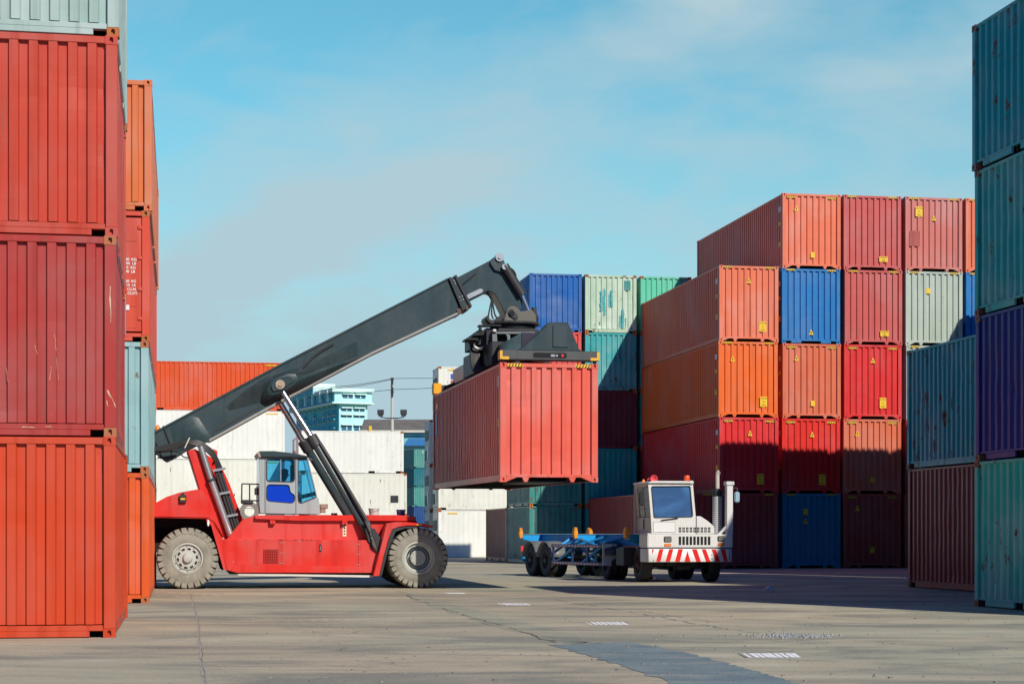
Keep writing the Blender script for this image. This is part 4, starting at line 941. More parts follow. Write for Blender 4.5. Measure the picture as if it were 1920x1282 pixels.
for nm, w_ in (('side_window', w1), ('front_quarter_window', w3)):
    for yy in (CY0+.02, CY1-.03):
        MB().prism(QP(w_, CY0), yy, yy+.006).build(nm, bl, cab, smooth=0)
def ring(pts, k, y0, y1, name, mat, plane=CY0):
    cx_ = sum(p[0] for p in pts)/len(pts); cy_ = sum(p[1] for p in pts)/len(pts); A = QP(pts, plane); B_ = QP([(cx_+(x-cx_)*k, cy_+(y-cy_)*k) for x, y in pts], plane); n = len(A); mb = MB()
    mb.add([(x, y0, z) for x, z in A]+[(x, y0, z) for x, z in B_]+[(x, y1, z) for x, z in A]+[(x, y1, z) for x, z in B_], [(i, (i+1) % n, n+(i+1) % n, n+i) for i in range(n)]+[(i, (i+1) % n, 2*n+(i+1) % n, 2*n+i) for i in range(n)]+[(n+i, n+(i+1) % n, 3*n+(i+1) % n, 3*n+i) for i in range(n)])
    return mb.build(name, mat, cab, smooth=0)
ring(w1, .93, CY0-.012, CY0+.03, 'window_seal', M['dark']); ring(w2, .95, CY0-.012, CY0+.03, 'window_seal', M['dark']); ring(w3, .93, CY0-.012, CY0+.03, 'window_seal', M['dark'])
MB().prism(QP(w2, CY0), CY0+.02, CY0+.035).build('door_panel', plain('vivid blue panel', (.002, .045, .52, 1), .35, var=.05, spec=.15), cab, smooth=0)
x, z0 = FR.q(526.5, 903, CY0); _, z1 = FR.q(526.5, 859, CY0); MB().box(x-.012, x+.012, CY0+.0, CY0+.03, z0, z1).build('window_bar', M['galv'], cab, smooth=0)
for (px, a, b) in ((554.8, 857, 962), (497, 858, 961)): x, za = FR.q(px, a, CY0); _, zb = FR.q(px, b, CY0); MB().box(x-.007, x+.007, CY0-.004, CY0+.001, zb, za).build('door_gap', M['void'], cab, smooth=0)
# ends, floor, roof of the cab
A = {k: FR.q(*k, CY0) for k in ((486, 857), (577, 857.5), (595.5, 933), (600, 963.5), (488, 961.5))}
def strip(name, p, q, mat, y0=CY0+.05, y1=CY1-.05, t_=.03):
    p = Vector((p[0], 0, p[1])); q = Vector((q[0], 0, q[1])); d = (q-p).normalized(); n_ = Vector((-d.z, 0, d.x)); mb = MB()
    mb.add([(*(p.x, y, p.z),) for y in (y0, y1)]+[(*(q.x, y, q.z),) for y in (y0, y1)]+[((p+n_*t_).x, y, (p+n_*t_).z) for y in (y0, y1)]+[((q+n_*t_).x, y, (q+n_*t_).z) for y in (y0, y1)], [(0, 1, 3, 2), (4, 5, 7, 6), (0, 1, 5, 4), (2, 3, 7, 6), (0, 2, 6, 4), (1, 3, 7, 5)])
    return mb.build(name, mat, cab, smooth=0)
strip('windscreen', A[(577, 857.5)], A[(595.5, 933)], bl, t_=.006); strip('front_panel', A[(595.5, 933)], A[(600, 963.5)], cabp)
strip('cab_floor', A[(488, 961.5)], A[(600, 963.5)], M['dark'])
mid = ((A[(486, 857)][0]+A[(488, 961.5)][0])/2, (A[(486, 857)][1]+A[(488, 961.5)][1])/2); strip('rear_panel', mid, A[(488, 961.5)], cabp, t_=-.03); strip('rear_window', A[(486, 857)], mid, bl, t_=-.006)
rf = pr('roof', [(481.5, 849), (486, 845.3), (514, 845), (552, 849.5), (575, 854), (578, 857.3), (556, 857), (490, 856), (486, 857.8)], CY0-.10, CY1+.10, grey, cab, bevel=.015)
mb = MB().prism(QP([(481.2, 848.5), (486, 846.5), (489.5, 856.5), (486, 857.8)], CY0-.1), CY0-.115, CY0-.10).build('roof_lamp', paint('lamp pinkish', (.42, .30, .24, 1), .2), rf, bevel=.004)
x, z = FR.q(580, 858, CY0); MB().lathe([(.05, 0), (.06, .06), (.055, .09), (.001, .09)], (x, CY0+.1, z), (1, 0, -.3), 14).build('work_lamp', M['galv'], cab)
# interior: seat, console, steering
x, z = FR.q(512, 925, 2.0); z -= .28; seat = MB().box(x-.20, x+.30, 1.75, 2.25, z-.08, z+.04).obox((x-.23, 2.0, z+.35), (.05, 0, -.012), (0, .24, 0), (-.05, 0, .38)).build('seat', M['black'], cab, bevel=.03, seg=2)
x2, z2 = FR.q(548, 915, 2.0); MB().tube((x2+.22, 2.0, z2-.35), (x2+.08, 2.0, z2+.08), .035, 10).lathe([(.17, 0), (.18, .012), (.17, .024), (.155, .012), (.17, 0)], (x2+.06, 2.0, z2+.10), (-.4, 0, 1), 24, (False, False)).build('steering_wheel', M['black'], cab)
x3, z3 = FR.q(548, 880, 2.4); MB().box(x3-.05, x3+.05, 2.35, 2.5, z3-.5, z3+.12).build('control_screen', M['black'], cab, bevel=.01)
x4, z4 = FR.q(578, 928, 2.0); MB().obox((x4, 2.0, z4), (.16, 0, .04), (0, .5, 0), (-.01, 0, .05)).build('dashboard', M['dark'], cab, bevel=.01)
# rear stair rail, reel, mirror, lamp cluster
mb = MB()
for (a, b) in (((453.5, 906.5), (487, 907.5)), ((453.5, 906.5), (453, 940)), ((468, 907), (468, 940)), ((474, 938), (487, 938.5))): mb.tube(P3(*a, 1.4), P3(*b, 1.4), .018, 8)
mb.build('hand_rail', M['dark'], RS)
MB().obox(P3(481.5, 921, 1.35), (.06, 0, 0), (0, .02, 0), (0, 0, .09)).build('mirror', M['dark'], RS, bevel=.01)
MB().lathe([(.13, 0), (.24, .0), (.245, .1), (.24, .2), (.13, .2), (.13, 0)], P3(468, 958, 1.25), (0, 1, 0), 30, (False, False)).build('hose_reel', paint('grey reel', (.22, .22, .20, 1), .2), RS)
MB().obox(P3(463, 940.5, 1.4), (.15, 0, 0), (0, .2, 0), (0, 0, .05)).build('filter_box', M['dark'], RS, bevel=.02)
mb = MB().obox(P3(607, 949, 1.3), (.10, 0, 0), (0, .12, 0), (0, 0, .06)).obox(P3(605, 957, 1.3), (.07, 0, 0), (0, .1, 0), (0, 0, .05)); mb.build('lamp_cluster', paint('rusty lamp box', (.30, .20, .15, 1), .5), RS, bevel=.015)
MB().lathe([(.07, 0), (.075, .02), (.06, .10), (.03, .15), (.001, .16)], P3(295, 808, 1.75), (.1, 0, 1), 16).build('beacon', M['orange'], RS)

# rotator and spreader ------------------------------------------------------
yc = (BY0+BY1)/2
MB().prism(QP([(944, 606), (947.5, 590), (951, 579), (956, 574.5), (963, 573.5), (970, 577), (976, 584), (984, 583), (996, 579.5), (1004, 590), (1006, 606)], BY0+.0), BY0-.02, BY0+.09).prism(QP([(944, 606), (947.5, 590), (951, 579), (956, 574.5), (963, 573.5), (970, 577), (976, 584), (984, 583), (996, 579.5), (1004, 590), (1006, 606)], BY0+.0), BY1-.09, BY1+.02).prism(QP([(975, 606), (980, 586), (1000, 584), (1004, 606)], BY0), BY0+.09, BY1-.09).build('head_yoke', paint('greasy yoke', (.13, .125, .105, 1), .25, .5), RS, bevel=.012)
MB().prism(QP([(952, 586), (954, 580.5), (960, 579), (970, 591), (971, 597), (966, 599), (956, 593)], BY0-.03), BY0-.06, BY0-.02).build('pin_plate', M['dark'], RS, bevel=.008)
c = Vector(P3(960, 587, BY0-.08)); MB().tube(c, c+Vector((0, .03, 0)), .07, 16).build('pivot_pin', M['void'], RS)
MB().prism(QP([(911.5, 598), (913, 592), (916, 590), (917, 597), (923, 600), (930, 598), (938, 591), (942, 594), (941, 607), (920, 607)], BY0), BY0, BY1).build('slew_guard', M['dark'], RS, bevel=.01)
for k in range(3): MB().path([P3(912+k, 548, 1.9), P3(918, 556, 1.9), P3(921+k, 563, 1.85), P3(919+3*k, 575, 1.8), P3(916+6*k, 590, 1.8), P3(916+9*k, 598, 1.8)], .022, 6).build('hydraulic_hose', hose, RS)
cx_, _ = FR.q(961, 600, yc); _, zt = FR.q(961, 606.5, yc); _, zb = FR.q(961, 620, yc)
sp = empty('spreader', (cx_, yc, 0)); sp.parent = RS
MB().lathe([(.10, zt), (.72, zt), (.72, zt-.055), (.60, zt-.06), (.58, zb), (.1, zb)], (0, 0, 0), (0, 0, 1), 48).build('turntable', M['dark'], sp)
mb = MB()
for i in range(80): a = 2*PI*i/80; mb.obox((.585*math.cos(a), .585*math.sin(a), (zt+zb)/2-.03), (.02*math.cos(a), .02*math.sin(a), 0), (-.008*math.sin(a), .008*math.cos(a), 0), (0, 0, .05))
mb.build('ring_gear', M['galv3'] if 'galv3' in M else M['dark'], sp, smooth=0)
q = FR.q(1001, 605, BY0+.2); MB().lathe([(.08, -.0), (.11, .05), (.13, .16), (.10, .24), (.075, .27), (.07, .42), (.001, .43)], (q[0]-cx_, -.25, q[1]-.02), (0, 0, 1), 20).build('slew_motor', M['dark'], sp)
# hanging container frame: everything below the turntable shares its axes
HY = 43.8; HW, HH, HL = 2.357, 2.80, 11.79; PIT = .0072
hx, hy = left_corner(937.5, HY, HW); HZ0 = 2.594
HF = Matrix.Translation((hx, hy, HZ0)) @ Matrix.Rotation(YAW, 4, 'Z') @ Matrix.Rotation(PIT, 4, 'X')
hang = container(hx, hy, HZ0, HW, HH, HL, P_('hanging salmon', 238, 112, 96, rust=.03, chips=.08, fade=.35), 'salmon container hanging from the reach stacker spreader over the truck trailer', group=None, dseed=55, rz=YAW)
hang.rotation_euler = (PIT, 0, YAW); hang.name = 'hanging_container'
hazard(hang, HW, HH, HL)
for (a, b, c_, d, mm) in ((HL-.9, HL-.45, 1.55, 2.2, plain('side logo blue', (.07, .08, .35), .5)), (HL-.95, HL-.6, 2.35, 2.5, M['orange']), (.25, .45, 2.25, 2.5, M['white']), (.25, .42, 1.32, 1.5, M['yellow'])):
    MB().box(-HW/2+.012, -HW/2+.018, a, b, c_, d).build('side_mark', mm, hang, smooth=0)
tun = MB().box(-.45, .45, .2, 3.2, -.0, .028).box(-.52, -.45, .15, 3.4, .0, .12).box(.45, .52, .15, 3.4, .0, .12); tun.build('gooseneck_tunnel', M['dark'], hang, smooth=0)
RSM = Matrix.Translation((FR.o.x, FR.o.y, 0)) @ Matrix.Rotation(PHI, 4, 'Z')
sf = empty('spreader_frame', (0, 0, 0)); sf.parent = sp
sf.matrix_basis = (RSM @ Matrix.Translation((cx_, yc, 0))).inverted() @ HF @ Matrix.Translation((0, 0, HH))
bpy.data.objects.remove(sf)
SFM = (RSM @ Matrix.Translation((cx_, yc, 0))).inverted() @ HF @ Matrix.Translation((0, 0, HH))
def spb(mb, name, mat, bevel=.01, smooth=35):
    mb.v = [tuple(SFM @ Vector(p)) for p in mb.v]; return mb.build(name, mat, sp, bevel=bevel, smooth=smooth)
beamp = paint('scuffed beam', (.075, .08, .08, 1), .12, .45, .3, .9, .1)
for y0, s in ((-.06, 1), (HL+.06, -1)):
    Y = sorted((y0, y0+s*.34))
    e = MB(); e.box(-HW/2-.01, HW/2+.01, Y[0], Y[1], .06, .29); spb(e, 'end_beam', beamp, .02)
    e = MB()
    for sx in (-1, 1):
        X = sorted((sx*(HW/2+.014), sx*(HW/2-.045))); e.box(X[0], X[1], y0-s*.008, y0+s*.30, .075, .275)
        X = sorted((sx*(HW/2-.045), sx*(HW/2-.20))); e.box(X[0], X[1], y0-s*.008, y0+s*.02, .068, .135)
    e.v = [(a, b, c) for a, b, c in e.v]; spb(e, 'corner_paint', plain('beam yellow', (.75, .40, .02, 1), .5), 0, 0)
    e = MB()
    for sx in (-1, 1): e.tube((sx*(HW/2-.08), y0+s*.1, -.02), (sx*(HW/2-.08), y0+s*.1, .08), .045, 12)
    spb(e, 'twist_lock', M['dark'], 0)
    tri = [(-.80, .29), (-.68, .32), (-.12, .83), (-.02, .95), (.02, .965), (.42, .965), (.46, .93), (.72, .33), (.80, .29)]
    e = MB(); Yt = sorted((y0+s*.04, y0+s*.62)); e.prism([(a+.0, b) for a, b in tri], Yt[0], Yt[1]); spb(e, 'beam_gusset', grey, .015)
    if s > 0:
        e = MB(); e.box(.07, .44, y0+.015, y0+.04, .37, .90); spb(e, 'access_plate', grey, .02)
        e = MB(); e.prism([(-.36+.045*math.cos(t_*PI/8), .175+.062*math.sin(t_*PI/8)) for t_ in range(4, 13)]+[(.36+.045*math.cos(t_*PI/8), .175+.062*math.sin(t_*PI/8)) for t_ in range(-4, 5)], y0-.004, y0+.01); sl = spb(e, 'beam_slot', M['void'], 0)
        e = MB(); e.tube((.30, y0-.02, .175), (.30, y0-.003, .175), .032, 14); spb(e, 'marker_lamp', M['redlens'], 0)
        e = MB(); e.box(.02, .12, y0-.012, y0-.004, .145, .20); e.box(.14, .19, y0-.012, y0-.004, .15, .195); spb(e, 'sensor', M['galv'], 0)
# telescopic beams and centre frame
e = MB(); e.box(-.62, -.22, .3, HL-.3, .30, .74); e.box(.16, .56, .3, HL-.3, .30, .74); spb(e, 'telescopic_beam', paint('dark glossy beam', (.045, .04, .055, 1), .05, .3), .015)
e = MB(); e.box(-.78, .74, 3.6, HL-3.4, .24, .84); spb(e, 'main_beam', M['dark'], .02)
zc = .84; ztop = 1.22
e = MB(); e.box(-.95, .95, 4.6, 4.72, .84, ztop); e.box(-.95, .95, 6.9, 7.02, .84, ztop); e.box(-.95, -.83, 4.6, 7.0, .84, ztop); e.box(.83, .95, 4.6, 7.0, .84, ztop); e.box(-.7, .7, 5.0, 6.6, ztop-.08, ztop+.10); spb(e, 'centre_frame', M['dark'], .015)
e = MB()
for (x_, w_) in ((-.10, .045), (.22, .045)):
    pass
for px in (950, 957, 984):
    pass
def sp_px(px, py, Yw): # world point -> spreader coordinates
    return (RSM @ Matrix.Translation((cx_, yc, 0))).inverted() @ at(px, py, Yw)
def sbox(name, px0, px1, py0, py1, Y0, Y1, mat, bevel=.008, quad=None):
    mb = MB(); P = [(px0, py1), (px1, py1), (px1, py0), (px0, py0)] if quad is None else quad
    n = len(P); V = [sp_px(a, b, Y0) for a, b in P]; D = Vector((UX, UY, 0))*(Y1-Y0)/UY; R = Matrix.Rotation(-PHI, 3, 'Z'); D = R @ D
    mb.add([tuple(v) for v in V]+[tuple(v+D) for v in V], [tuple(range(n)), tuple(range(2*n-1, n-1, -1))]+[(i, n+i, n+(i+1) % n, (i+1) % n) for i in range(n)]); return mb.build(name, mat, sp, bevel=bevel)
lg = paint('lighter grey frame', (.20, .23, .23, 1), .05)
sbox('frame_plate', 929, 1003, 622, 626, 48.0, 50.4, lg)
sbox('frame_leg', 0, 0, 0, 0, 48.0, 48.15, lg, quad=[(952, 657), (957.5, 657), (956.5, 628), (948.5, 625), (951, 632)])
sbox('frame_leg', 0, 0, 0, 0, 48.0, 48.15, lg, quad=[(981, 643), (984.5, 640), (983, 624), (977, 624), (980, 630)])
sbox('frame_web', 0, 0, 0, 0, 47.9, 48.0, lg, quad=[(924, 659), (932.5, 640), (931.5, 626), (923, 626)])
sbox('valve_block', 912, 932, 618, 660, 48.1, 49.6, M['dark']); sbox('valve_block', 958, 982, 627, 658, 48.4, 50.2, M['void'])
sbox('sensor_box', 924.5, 930.5, 617, 621.5, 47.9, 48.1, M['white'])
sbox('frame_arm', 898, 940, 608.5, 611.5, 48.6, 48.9, M['dark']); sbox('frame_arm', 899.5, 903.5, 609, 621.5, 48.6, 48.8, M['dark'])
sbox('hose_tray', 0, 0, 0, 0, 48.2, 48.9, M['dark'], quad=[(874, 636.5), (874, 633.5), (896, 634), (896, 637.5)]); sbox('hose_tray', 0, 0, 0, 0, 48.2, 48.9, M['dark'], quad=[(889, 629), (889, 626), (908, 626), (908, 628)])
for k in range(7):
    o_ = MB().path([sp_px(878+2.2*k, 637, 48.5), sp_px(883+3*k, 648+k, 48.5), sp_px(883+2.5*k, 665, 48.4), sp_px(885+2.4*k, 685, 48.3), sp_px(890+3*k, 697-k, 48.2), sp_px(903+3*k, 690-k, 48.3), sp_px(921+k, 676, 48.6)], .036, 8).build('hydraulic_hose', hose, sp)
for k in range(4):
    MB().path([sp_px(893+k, 632, 48.4), sp_px(889, 645+2*k, 48.3), sp_px(898+2*k, 652+k, 48.3), sp_px(910, 646, 48.3), sp_px(912, 636-k, 48.4)], .022, 6).build('hydraulic_hose', M['galv'] if k == 1 else hose, sp)
mb = MB()
for k in range(6): a = sp_px(897+4.4*k, 650, 48.6+.12*k); b = sp_px(899+4.4*k, 692-2*k, 48.6+.12*k); mb.tube(a, b, .045, 8)
mb.tube(sp_px(876, 638, 48.8), sp_px(900, 664, 48.8), .03, 6); mb.tube(sp_px(880, 637, 48.8), sp_px(898, 652, 48.8), .03, 6)
mb.build('hose_stand', M['dark'], sp)
e = MB(); e.box(-HW/2-.02, -HW/2+.22, HL-.30, HL+.08, .02, .34); spb(e, 'corner_guide', plain('guide yellow', (.80, .38, .01, 1), .45), .02)

# driver ------------------------------------------------------
def person_in_cab():
    q = FR.q(516, 921, 2.0); root = Vector((q[0], 2.0, q[1]))
    me = bpy.data.meshes.new('person'); V = {}; names = []
    J = [('pelvis', (0, 0, .10), .15), ('belly', (.02, 0, .26), .145), ('chest', (.05, 0, .44), .165), ('neckb', (.09, 0, .58), .085), ('neck', (.12, 0, .64), .058), ('skull0', (.14, 0, .70), .085), ('skull', (.15, 0, .78), .105), ('crown', (.14, 0, .85), .075),
         ('shL', (.07, .17, .53), .07), ('elL', (.20, .24, .30), .048), ('wrL', (.42, .20, .26), .035), ('haL', (.50, .18, .28), .04),
         ('shR', (.07, -.17, .53), .07), ('elR', (.22, -.25, .30), .048), ('wrR', (.44, -.20, .24), .035), ('haR', (.52, -.18, .26), .04),
         ('hiL', (.04, .10, .08), .10), ('knL', (.46, .12, .12), .07), ('anL', (.56, .12, -.28), .05), ('toL', (.68, .12, -.33), .04),
         ('hiR', (.04, -.10, .08), .10), ('knR', (.46, -.12, .12), .07), ('anR', (.56, -.12, -.28), .05), ('toR', (.68, -.12, -.33), .04)]
    E = [('pelvis', 'belly'), ('belly', 'chest'), ('chest', 'neckb'), ('neckb', 'neck'), ('neck', 'skull0'), ('skull0', 'skull'), ('skull', 'crown'), ('chest', 'shL'), ('shL', 'elL'), ('elL', 'wrL'), ('wrL', 'haL'), ('chest', 'shR'), ('shR', 'elR'), ('elR', 'wrR'), ('wrR', 'haR'),
         ('pelvis', 'hiL'), ('hiL', 'knL'), ('knL', 'anL'), ('anL', 'toL'), ('pelvis', 'hiR'), ('hiR', 'knR'), ('knR', 'anR'), ('anR', 'toR')]
    idx = {j[0]: i for i, j in enumerate(J)}; me.from_pydata([j[1] for j in J], [(idx[a], idx[b]) for a, b in E], []); me.update()
    o = bpy.data.objects.new('person', me); C.objects.link(o)
    s = o.modifiers.new('skin', 'SKIN'); s.use_smooth_shade = True
    for i, j in enumerate(J): me.skin_vertices[0].data[i].radius = (j[2], j[2])
    me.skin_vertices[0].data[0].use_root = True
    ss = o.modifiers.new('sub', 'SUBSURF'); ss.levels = 2; ss.render_levels = 2
    skin = plain('brown skin', (.18, .09, .05, 1), .5, var=.1); shirt = plain('dark blue work shirt', (.03, .04, .08, 1), .8)
    bpy.context.view_layer.update(); m2 = bpy.data.meshes.new_from_object(o.evaluated_get(bpy.context.evaluated_depsgraph_get())); o.modifiers.clear(); o.data = m2
    m2.materials.clear(); m2.materials.append(skin); m2.materials.append(shirt)
    for p in m2.polygons:
        c = p.center; p.material_index = 0 if (c.z > .61 and abs(c.y) < .12) or (c.x > .42 and abs(c.y) > .14 and c.z > .15) else 1; p.use_smooth = True
    fw = MB(); fw.lathe([(.001, 0), (.017, .0), (.012, .03), (.001, .035)], (.238, 0, .765), (1, 0, -.3), 8); fw.build('nose', skin, o)
    for s_ in (-1, 1):
        MB().lathe([(.001, -.012), (.012, 0), (.001, .012)], (.235, s_*.035, .80), (1, 0, 0), 8).build('eye', M['white'], o); MB().obox((.14, s_*.105, .775), (.018, 0, 0), (0, .008, 0), (0, 0, .03)).build('ear', skin, o, bevel=.006)
        for f_ in range(5): MB().tube((.50, s_*(-.18)+(f_-2)*.016*(1 if f_ < 4 else 1.4), .27), (.56+(.01 if f_ in (1, 2) else -.01)-(.04 if f_ == 4 else 0), s_*(-.18)+(f_-2)*.018, .245), .009, 8).build('finger', skin, o)
    MB().obox((.242, 0, .725), (.004, 0, 0), (0, .026, 0), (0, 0, .006)).build('mouth', plain('lips', (.16, .06, .05, 1), .5), o, bevel=.002)
    hm = MB(); rr = random.Random(3)
    for i in range(240):
        th = rr.uniform(0, 2*PI); ph = rr.uniform(-.15, PI/2); d = Vector((math.cos(ph)*math.cos(th), math.cos(ph)*math.sin(th), math.sin(ph)))
        if d.x > .72 and d.z < .55: continue
        c = Vector((.14, 0, .80))+Vector((d.x*.108, d.y*.108, d.z*.108)); hm.lathe([(.001, -.02), (.022, -.008), (.022, .008), (.001, .02)], c, d, 6)
    hm.build('hair', M['black'], o)
    o.matrix_world = RSM @ Matrix.Translation(root) @ Matrix.Translation((.10, 0, -.33))
    tag(o, 'seated driver with curly dark hair seen through the reach stacker cab window', 'person'); return o
person_in_cab()
# buckets on the deck
def bucket(px, py, ly, r, h, mat, label):
    x, z = FR.q(px, py, ly); p = RSM @ Vector((x, ly, z)); b = empty('bucket', p, 0, label, 'bucket')
    MB().lathe([(r*.86, 0), (r, h), (r*1.06, h), (r*1.06, h*.93), (r*.99, h*.93), (r*.97, h*.99), (r*.83, .01), (.001, .01)], (0, 0, 0), (0, 0, 1), 28).build('pail', mat, b)
    MB().path([(-r, 0, h*.92), (-r*.8, -r*.9, h*.75), (0, -r*1.15, h*.66), (r*.8, -r*.9, h*.75), (r, 0, h*.92)], .005, 6).build('handle', M['galv'], b)
bucket(701, 966.2, .95, .135, .185, paint('dirty white plastic', (.52, .52, .47, 1), 0, .5, .2, .05), 'dirty white bucket on the red deck in front of the lift cylinders')
bucket(751.5, 967.3, .95, .115, .17, paint('dark blue plastic', (.03, .05, .20, 1), 0, .4, .2, .05), 'dark blue bucket on the red deck at the front of the machine')
# ---------------------------------------------------------------- terminal tractor
TY = math.radians(13); TF = Frame((1215-CX)*52.3/F, 52.3, TY)
TT = empty('terminal_tractor', (TF.o.x, TF.o.y, 0), TY, 'small white yard tractor with red and white striped bumper and one-man cab', 'truck')
tw_ = paint('tractor white paint', (.66, .66, .64, 1), .16, .4, .1, .05, .08, dirtf=.25); tside = paint('grubby cream side', (.52, .50, .43, 1), .30, .5, .2, .1, .08, dirtf=.45)
def T3(px, py, ly): q = TF.q(px, py, ly); return (q[0], ly, q[1])
def tp(name, pts, ly0, ly1, mat, par=None, bevel=.012, plane=None, **k):
    return MB().prism(TF.poly(pts, ly0 if plane is None else plane), ly0, ly1).build(name, mat, par or TT, bevel=bevel, **k)
TW = TF.q(1375, 1040, 0)[0]; zb0, zb1 = TF.q(1290, 1053, 0)[1], TF.q(1290, 1028.3, 0)[1]
bump = MB().prism([(-.0, .05), (.03, 0), (TW-.14, 0), (TW-.03, .05), (TW, .22), (TW, .75), (-.0, .75)], zb0, zb1, 'z').build('bumper', plain('bumper white', (.72, .72, .70, 1), .4, var=.06), TT, bevel=.01)
redst = plain('reflective red', (.70, .015, .015, 1), .35, var=.05)
def zpx(x, y): return (1180+x/8.727, 980+y/8.727)
mb = MB()
for (a, b, c, d) in ((490, 558, 508, 438), (650, 720, 665, 592), (800, 876, 825, 748), (1025, 1103, 1170, 1095), (1185, 1250, 1327, 1255)):
    mb.prism(TF.poly([zpx(a, 428), zpx(b, 428), zpx(c, 630), zpx(d, 630)], 0), -.006, -.002)
mb.prism(TF.poly([zpx(950, 452), zpx(1000, 630), zpx(902, 630)], 0), -.006, -.002)
mb.prism(TF.poly([zpx(1345, 428), zpx(1413, 428), zpx(1483, 630), zpx(1413, 630)], 0), -.006, -.002)
mb.prism(TF.poly([zpx(372, 432), zpx(402, 432), zpx(378, 500), zpx(372, 500)], 0), -.006, -.002)
mb.build('red_stripes', redst, bump, smooth=0)
mb = MB().prism(TF.poly([zpx(1497, 428), zpx(1565, 428), zpx(1612, 630), zpx(1548, 630)], 0), -.006, -.002); mb.add([(TW-.12, .003, zb0+.02), (TW-.09, .017, zb0+.02), (TW-.115, .006, zb1-.02), (TW-.135, -.003, zb1-.02)], [(0, 1, 2, 3)]); mb.add([(TW-.028, .05, zb0+.02), (TW-.016, .12, zb0+.02), (TW-.022, .085, zb1-.02), (TW-.032, .045, zb1-.02)], [(0, 1, 2, 3)]); mb.build('red_stripes', redst, bump, smooth=0)
MB().box(TW+.002, TW+.005, .28, .36, zb0+.02, zb1-.02).build('red_stripes', redst, bump, smooth=0)
mb = MB()
for (x_, y_) in ((1350, 520), (1352, 578), (1545, 605), (397, 612)): c = Vector((*TF.q(*zpx(x_, y_), 0)[:1], -.012, TF.q(*zpx(x_, y_), 0)[1])); mb.tube(c, c+Vector((0, .01, 0)), .018, 8)
mb.build('bolts', M['galv'], bump)
z0, z1 = TF.q(1290, 1026.3, .04)[1], TF.q(1290, 1001, .04)[1]
fas = MB().box(.0, TW-.0, .04, .85, z0, z1).build('front_fascia', tw_, TT, bevel=.02, seg=2)
MB().box(.02, TW-.02, .06, .84, zb1, z0).build('bumper_gap', M['void'], TT, smooth=0)
for (xa, xb, ya, yb) in ((562, 690, 218, 318), (1440, 1560, 212, 305)):
    a = TF.q(*zpx(xa, yb), .04); b = TF.q(*zpx(xb, ya), .04)
    h = MB().box(a[0], b[0], .015, .06, a[1], b[1]).build('headlight', M['dark'], fas, bevel=.02, seg=2)
    MB().box(a[0]+.025, b[0]-.025, .008, .016, a[1]+.022, b[1]-.022).build('headlight_lens', plain('lens', (.42, .42, .38, 1), .12, .6, var=.5, scale=40), h, bevel=.004)
    zz = a[1]; MB().box(a[0]+.01, b[0]-.01, .02, .05, zz-.115, zz-.035).build('indicator', M['orange'], fas, bevel=.02, seg=2)
mb = MB(); 
for i in range(9):
    xx = 808+59.6*i; a = TF.q(*zpx(xx, 358), .04); b = TF.q(*zpx(xx+40, 220), .04); mb.box(a[0], b[0], .034, .039, a[1], b[1])
mb.build('grille_slots', M['void'], fas, smooth=0)
# cab
CB = .10
fr = [(1215.5, 907), (1218, 905), (1297, 903), (1299, 905), (1304.7, 970), (1304.7, 1000.6), (1222, 1000.6), (1220.5, 970)]
def zz7(x, y): return (1100+x/5.573, 880+y/5.573)
win = [zz7(680, 172), zz7(1072, 168), zz7(1085, 180), zz7(1112, 480), zz7(1100, 497), zz7(712, 506), zz7(698, 494), zz7(672, 188)]
def T_panel(outer, holes, y0, y1):
    bm = bmesh.new(); loops = []
    for pts in [outer]+holes:
        q = TF.poly(pts, y0); vs_ = [bm.verts.new((x, y0, z)) for x, z in q]; loops += [bm.edges.new((vs_[i], vs_[(i+1) % len(vs_)])) for i in range(len(vs_))]
    bmesh.ops.triangle_fill(bm, use_beauty=True, use_dissolve=False, edges=loops, normal=(0, -1, 0))
    ex = bmesh.ops.extrude_face_region(bm, geom=bm.faces[:])
    for e in ex['geom']:
        if isinstance(e, bmesh.types.BMVert): e.co.y = y1
    bmesh.ops.recalc_face_normals(bm, faces=bm.faces); me = bpy.data.meshes.new('panel'); bm.to_mesh(me); bm.free(); return me
tcab = empty('cab', (0, 0, 0)); tcab.parent = TT
link('front_panel', T_panel(fr, [win], CB, CB+.05), tw_, tcab)
wsg = NT('painted reflection windscreen'); wsg.b.inputs['Base Color'].default_value = (.012, .055, .17, 1); wsg.b.inputs['Roughness'].default_value = .07; wsg.b.inputs['Specular IOR Level'].default_value = .9
vv = randvec(wsg); nn = wsg.noise(wsg.mapp(vv, (.6, 1, 1.2)), 1.4, 3, .5, .3); wsg.set(wsg.b.inputs['Base Color'], wsg.mix(wsg.step(nn, .45, .72), (.045, .11, .26, 1), (.07, .19, .42, 1)))  # mottled blue painted into the base colour as the reflected sky
MB().prism(TF.poly(win, CB), CB+.015, CB+.022).build('windscreen', wsg.mat, tcab, smooth=0)
cxw = sum(p[0] for p in win)/len(win); cyw = sum(p[1] for p in win)/len(win); A_ = TF.poly(win, CB); B_ = TF.poly([(cxw+(a-cxw)*.955, cyw+(b-cyw)*.955) for a, b in win], CB); n = len(A_); mb = MB()
mb.add([(x, CB-.012, z) for x, z in A_]+[(x, CB-.012, z) for x, z in B_]+[(x, CB+.02, z) for x, z in A_]+[(x, CB+.02, z) for x, z in B_], [(i, (i+1) % n, n+(i+1) % n, n+i) for i in range(n)]+[(i, (i+1) % n, 2*n+(i+1) % n, 2*n+i) for i in range(n)]+[(n+i, n+(i+1) % n, 3*n+(i+1) % n, 3*n+i) for i in range(n)])
mb.build('window_seal', M['black'], tcab, smooth=0)
TL, TR = TF.q(1216, 905, CB), TF.q(1298, 905, CB); BL, BR = TF.q(1221, 970, CB), TF.q(1304.7, 970, CB); ZT = TL[1]; ZB = TF.q(1222, 1000.6, CB)[1]; CL = 1.42
